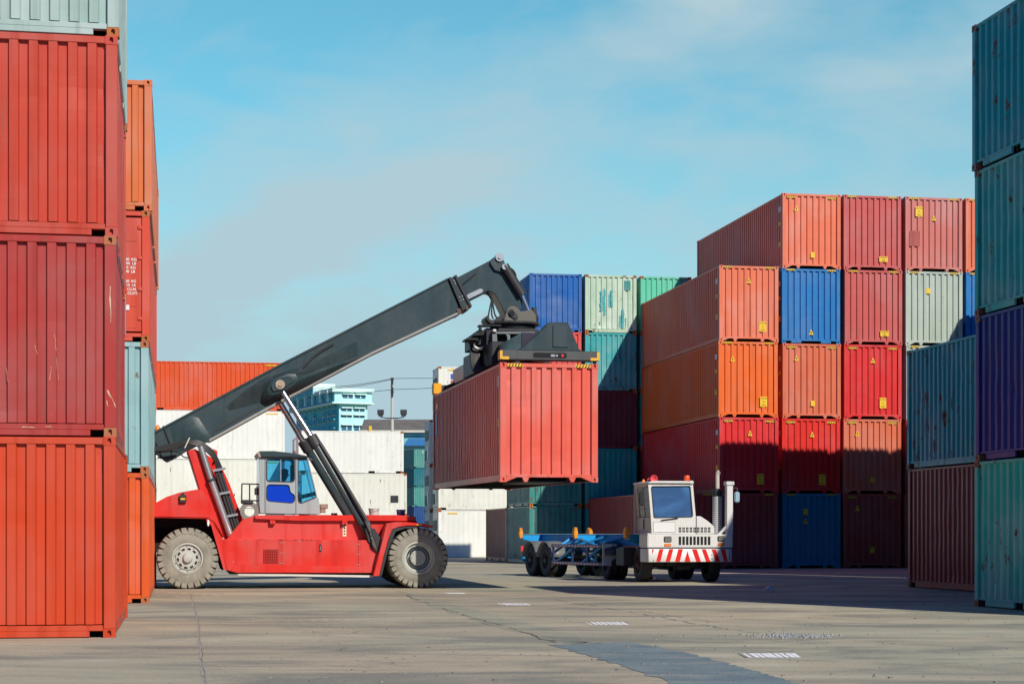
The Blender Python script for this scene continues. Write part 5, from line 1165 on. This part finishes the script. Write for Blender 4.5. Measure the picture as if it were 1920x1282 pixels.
def quad3(name, pts, mat, t=(0, 0, 0), par=tcab):
    mb = MB(); n = len(pts); mb.add(list(pts)+[tuple(Vector(p)+Vector(t)) for p in pts], [tuple(range(n)), tuple(range(2*n-1, n-1, -1))]+[(i, n+i, n+(i+1) % n, (i+1) % n) for i in range(n)]); return mb.build(name, mat, par, bevel=.006)
# left side: lower panel, posts, window, door
xl = TL[0]; xb = BL[0]
zw = BL[1]+.02
quad3('side_panel', [(xb, CB+.05, ZB), (xb, CB+CL, ZB), (xb-.0, CB+CL, zw), (xb, CB+.05, zw)], tside, (.04, 0, 0))
quad3('side_post', [(xb, CB+.05, zw), (xb, CB+.16, zw), (xl, CB+.16, ZT), (xl, CB+.05, ZT)], tside, (.04, 0, 0))
quad3('side_post', [(xb, CB+.62, zw), (xb, CB+.72, zw), (xl, CB+.72, ZT), (xl, CB+.62, ZT)], tside, (.04, 0, 0))
quad3('side_post', [(xb, CB+1.15, zw), (xb, CB+CL, zw), (xl, CB+CL, ZT), (xl, CB+1.15, ZT)], tside, (.04, 0, 0))
for (a, b) in ((.16, .62), (.72, 1.15)): quad3('side_window', [(xb+.02, CB+a, zw), (xb+.02, CB+b, zw), (xl+.02, CB+b, ZT-.08), (xl+.02, CB+a, ZT-.08)], glass('cab side glass', (.25, .36, .42, 1), .1), (.006, 0, 0))
quad3('side_post', [(xl, CB+.05, ZT-.10), (xl, CB+CL, ZT-.10), (xl, CB+CL, ZT), (xl, CB+.05, ZT)], tside, (.04, 0, 0))
mb = MB(); mb.box(xb-.004, xb, CB+.60, CB+.615, ZB+.1, zw); mb.box(xb-.004, xb, CB+.05, CB+CL, ZB+.48, ZB+.49); mb.box(xb-.01, xb, CB+.68, CB+.74, ZB+.15, ZB+.42); mb.build('door_gap', M['void'], tcab, smooth=0)
# right side, back
quad3('side_panel', [(BR[0], CB+.05, ZB), (BR[0], CB+CL, ZB), (BR[0], CB+CL, BR[1]), (BR[0], CB+.05, BR[1])], tw_, (-.04, 0, 0))
quad3('side_post', [(BR[0], CB+.05, BR[1]), (BR[0], CB+.16, BR[1]), (TR[0], CB+.16, ZT), (TR[0], CB+.05, ZT)], tw_, (-.04, 0, 0)); quad3('side_post', [(BR[0], CB+1.2, BR[1]), (BR[0], CB+CL, BR[1]), (TR[0], CB+CL, ZT), (TR[0], CB+1.2, ZT)], tw_, (-.04, 0, 0))
MB().box(xl, TR[0], CB+CL-.04, CB+CL, ZB, ZT).build('rear_panel', tside, tcab)
rf = MB().prism([(xl-.02, ZT-.01), (TR[0]+.03, ZT-.01), (TR[0]+.03, ZT+.045), (TR[0]-.2, ZT+.06), (xl+.2, ZT+.06), (xl-.02, ZT+.03)], CB-.06, CB+CL+.05).build('roof', tw_, tcab, bevel=.012)
MB().box(.02, BR[0]+.0, .12, 1.5, z1, ZB+.02).build('cab_base', tw_, TT, bevel=.01)
# access panel and louvres
mb = MB(); a = TF.q(1225, 997.5, CB); b = TF.q(1265.5, 978.5, CB); w_ = .008
for bx in ((a[0], b[0], a[1]-w_, a[1]), (a[0], b[0], b[1], b[1]+w_), (a[0]-w_, a[0], a[1], b[1]), (b[0], b[0]+w_, a[1], b[1])): mb.box(bx[0], bx[1], CB-.003, CB-.001, bx[2], bx[3])
mb.build('access_panel_gap', M['void'], tcab, smooth=0)
MB().box(a[0]+.0, b[0], CB-.012, CB-.003, a[1], b[1]).build('access_panel', plain('cleaner white', (.74, .74, .73, 1), .4, var=.04), tcab, bevel=.01)
mb = MB(); mb.tube(T3(1240, 974.5, CB-.04), T3(1272, 970.5, CB-.04), .012, 6); mb.build('wiper', M['black'], tcab)
# hood on the right
hd = tp('engine_hood', [(1305.4, 968), (1313.5, 967), (1327, 976), (1339.5, 986.5), (1339.8, 1000.8), (1305.4, 1000.8)], CB+.0, 1.9, tw_, bevel=.02, seg=2)
mb = MB()
for i in range(9):
    for dx in (0, 2.6):
        for (ya, yb) in ((988, 992.2), (993.3, 997.5)):
            a = TF.q(1272.6+6.85*i+dx, yb, CB); b = TF.q(1272.6+6.85*i+dx+1.9, ya, CB); mb.box(a[0], b[0], CB-.006, CB-.002, a[1], b[1])
mb.build('louvres', M['void'], hd, smooth=0)
mb = MB()
x_, za = TF.q(1305, 968, CB); mb.box(x_-.006, x_+.006, CB-.004, CB+.04, ZB, za); mb.box(.0, TW-.5, CB-.012, CB+.0, ZB-.02, ZB-.006); mb.build('panel_gap', M['void'], TT, smooth=0)
# exhaust
perf = NT('perforated heat shield'); v = perf.n('TexCoord').outputs['Object']
sx = perf.n('SeparateXYZ'); perf.L.new(v, sx.inputs[0]); ang = perf.math('ARCTAN2', sx.outputs[1], sx.outputs[0])
cu = perf.n('CombineXYZ'); perf.L.new(perf.math('MULTIPLY', ang, 3.5), cu.inputs[0]); perf.L.new(perf.math('MULTIPLY', sx.outputs[2], 17), cu.inputs[1])
vo = perf.n('TexVoronoi'); vo.voronoi_dimensions = '2D'; vo.inputs['Scale'].default_value = 1.0; vo.inputs['Randomness'].default_value = 0; perf.L.new(cu.outputs[0], vo.inputs['Vector'])
perf.set(perf.b.inputs['Base Color'], perf.mix(perf.step(vo.outputs['Distance'], .20, .27), (.01, .01, .01, 1), (.60, .60, .57, 1))); perf.b.inputs['Metallic'].default_value = .15; perf.b.inputs['Roughness'].default_value = .45
ex = T3(1345, 1000, .75); zA = TF.q(1345, 930, .75)[1]
e_ = MB().lathe([(.13, 0), (.135, .02), (.135, zA-ex[2]), (.12, zA-ex[2]+.01), (.02, zA-ex[2]+.01)], (0, 0, 0), (0, 0, 1), 28).build('exhaust_silencer', perf.mat, TT, loc=ex)
MB().lathe([(.135, zA-ex[2]), (.145, zA-ex[2]+.01), (.145, zA-ex[2]+.12), (.11, zA-ex[2]+.2), (.06, zA-ex[2]+.22)], (0, 0, 0), (0, 0, 1), 24).build('exhaust_collar', M['dark'], e_)
zT = TF.q(1345, 884, .75)[1]-ex[2]
MB().path([(0, 0, zA-ex[2]+.15), (0, 0, zT-.12), (.015, -.01, zT-.03), (.05, -.03, zT)], .062, 14).build('exhaust_pipe', M['concrete'], e_)
# post with cap, brace and mirrors
pA = T3(1367, 1001, .30); zP = TF.q(1367, 909, .30)[1]
po = MB().box(pA[0]-.09, pA[0]+.09, .22, .42, pA[2]-.02, zP).build('guard_post', tw_, TT, bevel=.01)
MB().box(pA[0]-.115, pA[0]+.125, .19, .45, zP-.01, zP+.10).build('post_cap', tw_, po, bevel=.015)
MB().obox(Vector(T3(1354.5, 994.5, .3)), (.125, 0, .125), (0, .05, 0), (-.025, 0, .025)).build('brace', tw_, po, bevel=.006)
mm = MB().path([T3(1368, 914, .25), T3(1382, 914.5, .2), T3(1383, 924, .2)], .009, 6, 1).build('mirror_arm', M['galv'], TT)
MB().obox(T3(1382, 931.5, .18), (.075, 0, 0), (0, .03, 0), (0, 0, .15)).build('mirror', plain('pale blue mirror back', (.30, .45, .55, 1), .3), mm, bevel=.025, seg=2)
mm = MB().path([T3(1214, 912, .25), T3(1200, 918, .1), T3(1198, 950, .1), T3(1204, 953, .1)], .010, 6, 1).build('mirror_arm', M['dark'], TT)
MB().obox(T3(1203, 934, .08), (.075, -.02, 0), (.0, .03, 0), (0, 0, .21)).build('mirror', M['black'], mm, bevel=.03, seg=2)
# horns, beacon, amber lamp
hr = M['redlens']
h_ = MB().lathe([(.012, .0), (.035, .0), (.04, .03), (.055, .07), (.10, .10), (.105, .105), (.085, .103), (.05, .075), (.02, .05), (.001, .05)], (0, 0, 0), (0, 0, 1), 24); o = h_.build('air_horn', paint('pinkish red horn', (.75, .07, .09, 1), 0, .3), tcab, loc=T3(1225.7, 897, .18)); o.rotation_euler = (PI/2, 0, -.2)
MB().tube(T3(1225.7, 897, .25), T3(1226.5, 898, .7), .03, 10).build('horn_tube', paint('pinkish red horn tube', (.65, .07, .09, 1), 0, .3), tcab)
h2 = MB().lathe([(.02, .0), (.03, .0), (.04, .05), (.06, .08), (.04, .07), (.001, .04)], (0, 0, 0), (0, 0, 1), 18).build('air_horn', paint('small pink horn', (.6, .07, .09, 1), 0, .3), tcab, loc=T3(1217, 899.5, .3)); h2.rotation_euler = (PI/2, 0, -.2)
c = T3(1288, 901, .5); MB().lathe([(.08, 0), (.085, .02), (.08, .13), (.07, .15), (.001, .155)], c, (0, 0, 1), 20).build('beacon', plain('orange red beacon', (.85, .10, .02, 1), .3), tcab)
c = T3(1206.5, 906, 1.2); MB().lathe([(.05, 0), (.055, .03), (.04, .09), (.001, .13)], c, (0, 0, 1), 14).build('amber_lamp', M['orange'], tcab)
MB().obox(T3(1296, 904, .1), (.04, 0, 0), (0, .04, 0), (0, 0, .05)).build('roof_bracket', tw_, tcab)
# chassis and wheels
MB().box(.75, 1.05, .6, 5.0, .60, .92).box(1.45, 1.75, .6, 5.0, .60, .92).box(.75, 1.75, .5, .7, .55, .95).box(.6, 1.9, 2.2, 2.6, .6, 1.0).build('chassis', M['dark'], TT, bevel=.015)
mb = MB(); mb.tube((.35, 1.2, .5), (2.1, 1.2, .5), .08, 12); mb.obox((1.2, .75, .62), (.45, 0, 0), (0, .15, 0), (0, 0, .16)); mb.obox((1.25, .8, .45), (.2, 0, 0), (0, .2, 0), (0, 0, .1)); mb.tube((.4, .8, .55), (1.9, .75, .42), .03, 8); mb.tube((.2, 4.0, .52), (2.25, 4.0, .52), .10, 12); mb.lathe([(.05, -.22), (.22, -.1), (.22, .1), (.05, .22)], (1.22, 4.0, .52), (0, 1, 0), 16); mb.build('front_axle', M['black'], TT)
MB().box(-.22, .18, 1.65, 2.45, .45, .96).build('battery_box', M['black'], TT, bevel=.02); MB().box(-.20, .14, 1.7, 2.2, .96, .985).build('catwalk', M['dark'], TT)
mb = MB(); mb.obox((1.2, 3.9, 1.12), (.45, 0, 0), (0, .5, .03), (0, 0, .04)); mb.build('fifth_wheel', M['black'], TT, bevel=.01)
def small_wheel(x, y, r, w, par, side=-1, dual=False, rimc=None, name='wheel'):
    e = empty(name, (x, y, r)); e.parent = par
    for k in range(2 if dual else 1):
        o_ = -side*k*(w+.05)
        d = (side, 0, 0); base = Vector((o_, 0, 0))
        mb = MB(); mb.lathe([(r*.56, -w*.46), (r*.60, -w*.5), (r*.86, -w*.52), (r*.95, -w*.47), (r*.99, -w*.38), (r, 0), (r*.99, w*.38), (r*.95, w*.47), (r*.86, w*.52), (r*.60, w*.5), (r*.56, w*.46)], base, d, 40, (False, False))
        for g_ in (-.25, 0, .25): mb.lathe([(r*.985, w*g_-.012), (r*1.004, w*g_-.01), (r*1.004, w*g_+.10*w), (r*.985, w*g_+.11*w)], base, d, 40, (False, False))
        mb.build('tyre', tyred, e, smooth=30)
    mb = MB(); mb.lathe([(r*.575, w*.44), (r*.575, w*.50), (r*.53, w*.50), (r*.50, w*.30), (r*.30, w*(.10 if dual else .38)), (r*.28, w*(.10 if dual else .46)), (r*.16, w*.46), (r*.15, w*.62), (.001, w*.62)], (0, 0, 0), (side, 0, 0), 32, (False, True))
    rim = mb.build('rim', rimc or M['dark'], e, smooth=30); mb = MB()
    for i in range(10): a = 2*PI*i/10; c = Vector((side*w*(.12 if dual else .40), r*.38*math.cos(a), r*.38*math.sin(a))); mb.tube(c, c+Vector((side*.06, 0, 0)), .018, 6)
    mb.build('wheel_nuts', M['dark'], rim); return e
RT = .50
small_wheel(.20, 1.15, RT, .30, TT, -1, rimc=paint('dark maroon rim', (.10, .03, .03, 1), .2)); small_wheel(2.24, 1.15, RT, .30, TT, 1)
small_wheel(.02, 3.95, RT, .27, TT, -1, True); small_wheel(2.42, 3.95, RT, .27, TT, 1, True)
for x_ in (-.3, 1.85):
    MB().path([(x_+.28, 3.3, .75), (x_+.28, 3.45, 1.02), (x_+.28, 3.95, 1.12), (x_+.28, 4.45, 1.02), (x_+.28, 4.6, .8)], .02, 6).build('mudguard_stay', M['dark'], TT)
    mb = MB(); pp = [(3.32, .74), (3.48, 1.0), (3.95, 1.10), (4.42, 1.0), (4.58, .78)]
    for i in range(4): mb.add([(x_, *pp[i]), (x_+.58, *pp[i]), (x_+.58, *pp[i+1]), (x_, *pp[i+1])], [(0, 1, 2, 3)])
    s_ = mb.build('mudguard', paint('mudguard slate', (.05, .075, .10, 1), .1), TT); m_ = s_.modifiers.new('thick', 'SOLIDIFY'); m_.thickness = .02

# ---------------------------------------------------------------- skeletal trailer
TA = math.radians(21); TRX, TRY = 1.95, 61.0
TL_ = empty('container_trailer', (TRX, TRY, 0), TA, 'empty bright blue skeletal container trailer with amber corner guides behind the white tractor', 'trailer')
tb = paint('bright blue trailer paint', (.01, .32, .72, 1), .04, .4, .3, .1, .1); tbd = tb
MB().box(-.52, -.40, -7.1, 1.75, 1.02, 1.34).box(.40, .52, -7.1, 1.75, 1.02, 1.34).box(-.58, -.34, -7.1, 1.75, 1.34, 1.365).box(.34, .58, -7.1, 1.75, 1.34, 1.365).build('main_beam', tb, TL_, bevel=.008)
mb = MB()
for y in (-5.6, -4.7, -3.9, -2.4, -1.6, -.8, 0, .8): mb.box(-.40, .40, y, y+.08, 1.06, 1.28)
mb.build('cross_member', tb, TL_, bevel=.004)
for y in (-7.0, -3.2, 1.45):
    bo = MB().prism([(-1.20, 1.20), (-.55, 1.02), (.55, 1.02), (1.20, 1.20), (1.20, 1.355), (-1.20, 1.355)], y-.12, y+.16).build('bolster', tb, TL_, bevel=.01)
    MB().box(-1.21, 1.21, y-.15, y+.19, 1.357, 1.372).build('bolster_plate', plain('worn plate', (.25, .26, .25, 1), .5), bo, smooth=0)
    for sx in (-1, 1):
        MB().prism([(y-.13, 1.25), (y+.12, 1.25), (y+.15, 1.40), (y+.11, 1.52), (y+.03, 1.58), (y-.06, 1.57), (y-.12, 1.50), (y-.15, 1.40)], sx*1.21-.02*sx, sx*1.21+.07*sx, 'x').build('corner_guide', plain('amber guide paint', (.78, .30, .01, 1), .45), bo, bevel=.02)
        MB().prism([(sx*1.20, 1.25), (sx*1.30, 1.22), (sx*1.33, 1.40), (sx*1.30, 1.51), (sx*1.22, 1.58)], y-.14, y-.11).build('corner_guide', plain('amber guide paint dark', (.70, .26, .01, 1), .5), bo, bevel=.006)
mb = MB()
for (a, b) in (((-1.12, -2.9, 1.24), (-.45, -1.6, 1.1)), ((-1.15, -3.4, 1.22), (-1.15, -4.9, .98)), ((-1.1, -1.5, .95), (-.5, -1.2, 1.25)), ((-1.15, -2.2, 1.02), (-.5, -3.0, 1.3)), ((-1.15, -3.2, 1.02), (-.5, -4.0, 1.3)), ((-1.15, -4.6, 1.02), (-.45, -5.5, 1.3)), ((-1.16, -1.6, .52), (-1.16, -3.0, .98)), ((-1.16, -3.6, .5), (-1.16, -5.1, 1.0)), ((1.15, -3.4, 1.22), (.6, -4.9, .98)), ((-.5, -2.0, 1.0), (-.5, -2.9, .5)), ((-.3, -2.6, 1.0), (-.1, -2.2, .5)), ((.5, -2.0, 1.0), (.5, -2.9, .5))): 
    d = (Vector(b)-Vector(a)); mb.tube(a, b, .042, 6)
mb.build('brace', tb, TL_, bevel=0)
# side guard with striped rails
sg = MB(); 
for z in (.46, 1.0): sg.box(-1.235, -1.175, -5.3, -1.25, z-.045, z+.055)
for y in (-1.35, -2.9, -4.1): sg.box(-1.22, -1.18, y-.05, y+.05, .5, .96)
sg = sg.build('side_guard', paint('navy guard rail', (.02, .05, .17, 1), .1), TL_, bevel=.006)
mb = MB()
for z in (.46, 1.0):
    y = -5.1
    while y < -1.3: mb.add([(-1.238, y, z-.025), (-1.238, y+.12, z-.025), (-1.238, y+.17, z+.03), (-1.238, y+.05, z+.03)], [(0, 1, 2, 3)]); y += .24
mb.build('red_chevrons', redst, sg, smooth=0)
mb = MB()
for z in (.46, 1.0):
    y = -4.98
    while y < -1.4: mb.add([(-1.2375, y, z-.025), (-1.2375, y+.12, z-.025), (-1.2375, y+.17, z+.03), (-1.2375, y+.05, z+.03)], [(0, 1, 2, 3)]); y += .24
mb.build('white_chevrons', M['white'], sg, smooth=0)
MB().box(-1.25, -.80, -5.36, -5.31, .42, 1.07).build('guard_end_plate', paint('pale guard plate', (.50, .55, .56, 1), .1, .4), sg, bevel=.01)
for (y, dual) in ((-.65, 1), (.65, 1)):
    small_wheel(-1.06, y, .52, .27, TL_, -1, True); small_wheel(1.06, y, .52, .27, TL_, 1, True)
    MB().tube((-.9, y, .52), (.9, y, .52), .07, 12).build('axle', M['dark'], TL_)
    for sx in (-1, 1):
        mb = MB(); n = 10; P = []
        for i in range(n+1):
            a = PI*(.06+.88*i/n); P += [(sx*1.25, y+.64*math.cos(a), .52+.62*math.sin(a)), (sx*.70, y+.64*math.cos(a), .52+.62*math.sin(a))]
        mb.add(P, [(2*i, 2*i+1, 2*i+3, 2*i+2) for i in range(n)])
        o = mb.build('mudguard', paint('grey plastic mudguard', (.17, .18, .17, 1), 0, .4), TL_); m_ = o.modifiers.new('thick', 'SOLIDIFY'); m_.thickness = .025
MB().box(-1.05, 1.05, 1.70, 1.78, .45, .60).box(-.5, -.42, 1.66, 1.72, .5, 1.1).box(.42, .5, 1.66, 1.72, .5, 1.1).build('rear_bumper', tb, TL_, bevel=.01)
MB().box(-1.15, -.95, 1.6, 1.68, .78, .98).build('tail_lamp', M['redlens'], TL_, bevel=.01)
for sx in (-1, 1):
    MB().box(sx*.62-.06, sx*.62+.06, -4.75, -4.6, .28, 1.2).box(sx*.62-.045, sx*.62+.045, -4.72, -4.62, .06, .3).box(sx*.62-.13, sx*.62+.13, -4.8, -4.55, .0, .06).build('landing_leg', M['dark'], TL_, bevel=.008)
mb = MB(); mb.box(-.9, .9, 2.0-3.0, 2.1-3.0, .75, .85); mb.tube((-.75, -1.9, .72), (.1, -1.9, .72), .13, 14); mb.tube((.3, -2.1, .75), (.3, -1.3, .75), .12, 14); mb.build('air_tank', M['dark'], TL_)

# ---------------------------------------------------------------- background: block, shed, chimney, pole and wires
def facade(parent, o, ax, W, H, wins, wmat, name='window', depth=.25):
    """windows set back into a wall: o is the wall's lower left corner, ax its unit direction; wins = (x0, x1, z0, z1)"""
    ax = Vector(ax); nrm = Vector((ax.y, -ax.x, 0))
    for (x0, x1, z0, z1, nm) in wins:
        c = Vector(o)+ax*(x0+x1)/2+Vector((0, 0, (z0+z1)/2))+nrm*.03
        w = MB().obox(c, ax*(x1-x0)/2, nrm*.06, (0, 0, (z1-z0)/2)).build(name, wmat, parent, smooth=0)
        n = max(2, int((x1-x0)/1.5)); mb = MB()
        for k in range(1, n): mb.obox(Vector(o)+ax*(x0+(x1-x0)*k/n)+nrm*.10+Vector((0, 0, (z0+z1)/2)), ax*.07, nrm*.03, (0, 0, (z1-z0)/2))
        mb.build('window_bars', nm, w, smooth=0)
        MB().obox(Vector(o)+ax*(x0+x1)/2+nrm*.25+Vector((0, 0, z1+.10)), ax*((x1-x0)/2+.1), nrm*.25, (0, 0, .09)).build('window_hood', nm, w, smooth=0)
BYD = 300.0; s_ = BYD/F
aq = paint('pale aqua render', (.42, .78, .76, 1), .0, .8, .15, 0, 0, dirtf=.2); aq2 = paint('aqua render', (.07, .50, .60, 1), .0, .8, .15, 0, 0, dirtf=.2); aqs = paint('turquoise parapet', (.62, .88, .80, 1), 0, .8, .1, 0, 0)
wg = plain('blue grey window', (.06, .14, .22, 1), .2)
BX = (636-CX)*s_; ang = math.radians(23)
dl = Vector((-math.sin(ang), math.cos(ang), 0))   # direction of the left side, going away
dr = Vector((math.cos(ang), math.sin(ang), 0))
bl_ = empty('office_block', (BX, BYD, 0), 0, 'turquoise concrete office block with overhanging top floor behind the white containers', 'building')
def zof(py): return CAMZ+(HZ-py)*s_
def slab(name, u0, u1, v0, v1, z0, z1, mat, par=bl_):  # u along the right face, v along the left side
    c = dr*(u0+u1)/2+dl*(v0+v1)/2+Vector((0, 0, (z0+z1)/2)); return MB().obox(c, dr*(u1-u0)/2, dl*(v1-v0)/2, (0, 0, (z1-z0)/2)).build(name, mat, par, smooth=0)
UW = 4.6; UW2 = (684.5-636)*s_/math.cos(ang)+.25; LV = 24.0
slab('wall', 0, UW2, 0, LV, 0, zof(757), aq); 
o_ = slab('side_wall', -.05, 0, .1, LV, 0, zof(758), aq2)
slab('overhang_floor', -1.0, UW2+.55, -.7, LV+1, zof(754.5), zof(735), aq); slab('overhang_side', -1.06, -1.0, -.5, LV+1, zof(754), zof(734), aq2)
slab('parapet', -1.5, UW2+.8, -1.1, LV+1.4, zof(735), zof(728), aqs); slab('ledge', -1.5, UW2+.8, -1.1, LV+1.4, zof(757), zof(754.5), aqs)
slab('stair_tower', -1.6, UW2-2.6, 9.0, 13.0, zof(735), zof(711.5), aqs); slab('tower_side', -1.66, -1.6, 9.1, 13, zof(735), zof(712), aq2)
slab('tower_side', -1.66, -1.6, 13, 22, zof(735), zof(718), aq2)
for k in range(6): slab('parapet_fin', -1.7, -1.4, 1+k*4.2, 1.4+k*4.2, zof(752), zof(731), aqs)
ww = []
for (pa, pb) in ((640.3, 658.5), (663, 681.5)):
    a = (pa-636)*s_/math.cos(ang); b = (pb-636)*s_/math.cos(ang)
    for (y0, y1) in ((770, 765), (781.5, 778), (806, 797)): ww.append((a, b, zof(y0), zof(y1), aqs))
facade(bl_, (0, 0, 0), dr, UW2, 20, ww, wg)
facade(bl_, -dl*.7, dr, UW2, 20, [((pa-636)*s_/math.cos(ang), (pb-636)*s_/math.cos(ang), zof(746), zof(740), aqs) for pa, pb in ((640, 658), (663, 681))], wg)
ws = []
for j, (y0, y1) in enumerate(((764, 760.5), (779, 774), (789.5, 786), (807, 802.5))):
    for k in range(8):
        if j == 1 and k in (3, 5): continue
        ws.append((1.0+(7-k)*2.7+.8, 1.0+(7-k)*2.7+2.7, zof(y0), zof(y1), aq2))
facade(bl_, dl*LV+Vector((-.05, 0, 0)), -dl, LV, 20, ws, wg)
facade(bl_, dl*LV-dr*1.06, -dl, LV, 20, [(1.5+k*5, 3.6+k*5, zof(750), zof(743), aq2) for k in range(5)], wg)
# shed
SY = 272.0; s2 = SY/F
def S_(px, py=1000, Y=SY): return ((px-CX)*Y/F, CAMZ+(HZ-py)*Y/F)
sh = empty('warehouse', (S_(742)[0], SY, 0), 0, 'low turquoise warehouse with weathered grey sheet roof behind the lighting pole', 'building')
x0, x1 = S_(684)[0]-S_(742)[0], S_(890)[0]-S_(742)[0]; ze = S_(0, 807)[1]; zr = CAMZ+(HZ-786.5)*(SY+6)/F
shed_wall = paint('turquoise shed wall', (.20, .52, .54, 1), 0, .8, .2, 0, 0); MB().box(x0, x1, 0, 14, 0, ze-.1).build('wall', shed_wall, sh, smooth=0)
rfm = paint('weathered fibre cement roof', (.15, .14, .125, 1), .05, .9, .5, .6, .2, dirtf=.5)
mb = MB(); n = 60
for i in range(n):
    a = x0-.6+(x1-x0+1.2)*i/n; b = a+(x1-x0+1.2)/n; mb.add([(a, -.8, ze), (b-.1, -.8, ze+.05), (b-.1, 6, zr+.05), (a, 6, zr), (b, -.8, ze), (b, 6, zr)], [(0, 1, 2, 3), (1, 4, 5, 2)]); mb.add([(a, 6, zr), (b, 6, zr), (b, 14, ze), (a, 14, ze)], [(0, 1, 2, 3)])
mb.build('roof', rfm, sh, smooth=0); MB().box(x0-.6, x1+.6, -.95, -.8, ze-.32, ze+.02).build('fascia', paint('pale fascia', (.55, .53, .45, 1), .15, .7), sh, smooth=0)
xa, za = S_(757, 836); xb_, zb_ = S_(798, 822.5); xo = S_(742)[0]
MB().prism([(xa-xo, za), (xb_-xo+2, za), (xb_-xo+2, zb_), (xa-xo+.7, zb_)], -1.2, -.2).build('canopy', paint('blue canopy', (.03, .17, .42, 1), 0, .6), sh)
MB().box(S_(757)[0]-xo-.2, x1, -.1, 0, S_(0, 868)[1], S_(0, 841)[1]).build('lower_band', paint('pale band', (.45, .66, .62, 1), 0, .8), sh, smooth=0)
MB().box(S_(693)[0]-xo, S_(698)[0]-xo, -1.1, -.9, S_(0, 810)[1], S_(0, 799)[1]).build('vent_cowl', M['yellow'], sh, smooth=0)
# striped tank tower seen over the cab
CYD = 260.0; cx0 = (557-CX)*CYD/F; zt0 = CAMZ+(HZ-814)*CYD/F
tk = empty('striped_tower', (cx0, CYD, 0), 0, 'distant red and white banded tower above the reach stacker cab', 'tower')
rw = plain('faded tower white', (.62, .52, .50, 1), .8); rr2 = plain('faded tower red', (.55, .16, .14, 1), .8)
for i in range(9): MB().lathe([(.60, 0), (.62, .0), (.62, 1.55), (.58, 1.55)], (0, 0, i*1.6+.05), (0, 0, 1), 20).lathe([(.66, 1.50), (.66, 1.58)], (0, 0, i*1.6+.05), (0, 0, 1), 20).build('band', (rw, rr2)[i % 2], tk)
MB().lathe([(.62, 0), (.3, .3), (.001, .35)], (0, 0, 9*1.6), (0, 0, 1), 16).build('cap', rr2, tk)
# lighting pole
PY = 150.0; s3 = PY/F
def Pp(px, py, Y=PY): return Vector(((px-CX)*Y/F, Y, CAMZ+(HZ-py)*Y/F))
base = Pp(735.5, 1000); ztop = Pp(735, 709).z
lp = empty('lighting_pole', (base.x, PY, 0), 0, 'concrete lighting pole with two floodlights and wires behind the white containers', 'pole')
MB().lathe([(.19, 0), (.11, ztop), (.001, ztop)], (0, 0, 0), (0, 0, 1), 12).build('pole', M['concrete'], lp)
mb = MB(); zz = Pp(0, 784).z; mb.tube((-.95, -.1, zz+.1), (-.45, -.1, zz), .04, 6); mb.tube((-.45, -.1, zz), (.45, -.1, zz), .05, 6); mb.tube((.45, -.1, zz), (.95, -.1, zz+.1), .04, 6); mb.build('cross_arm', M['dark'], lp)
for px in (714, 757):
    x = Pp(px, 0).x-base.x; z = Pp(0, 774).z; f = MB().prism([(x-.26, z-.12), (x+.26, z-.12), (x+.26, z+.25), (x-.26, z+.25)], -.35, -.05).prism([(x-.18, z-.28), (x+.18, z-.28), (x+.2, z-.12), (x-.2, z-.12)], -.3, -.05).build('floodlight', M['dark'], lp, bevel=0)
    MB().box(x-.03, x+.03, -.2, -.1, z-.42, z-.28).build('bracket', M['galv'], f)
mb = MB()
for (py, w_) in ((711, .12), (717, .09), (729, .10), (735, .12), (741, .08)): z = Pp(0, py).z; mb.box(-w_, w_, -.22, -.08, z-.12, z+.12)
mb.box(-.04, .04, -.15, -.10, Pp(0, 745).z, ztop); mb.build('insulators', M['dark'], lp)
for (pts, lab) in (([(737, 709.5), (700, 716), (660, 722), (600, 727.5), (520, 733), (200, 742)], 'upper overhead wire running left from the lighting pole'), ([(737, 710.5), (700, 718.5), (660, 725), (600, 731), (520, 738), (200, 748)], 'second overhead wire running left from the lighting pole'), ([(737, 730), (700, 734), (660, 737), (600, 739), (520, 741), (200, 750)], 'lower overhead wire running left past the office block'),
                   ([(737, 709.5), (770, 709), (806, 709), (880, 708), (1280, 700)], 'upper overhead wire running right from the lighting pole'), ([(737, 730), (770, 729), (806, 727.5), (880, 724), (1280, 712)], 'lower overhead wire running right from the lighting pole')):
    o = MB().path([Pp(a, b) for a, b in pts], .022, 5, 4).build('overhead_wire', M['black'], None); tag(o, lab, 'wire')
    # ends: the wire is slung between this pole and others outside the picture
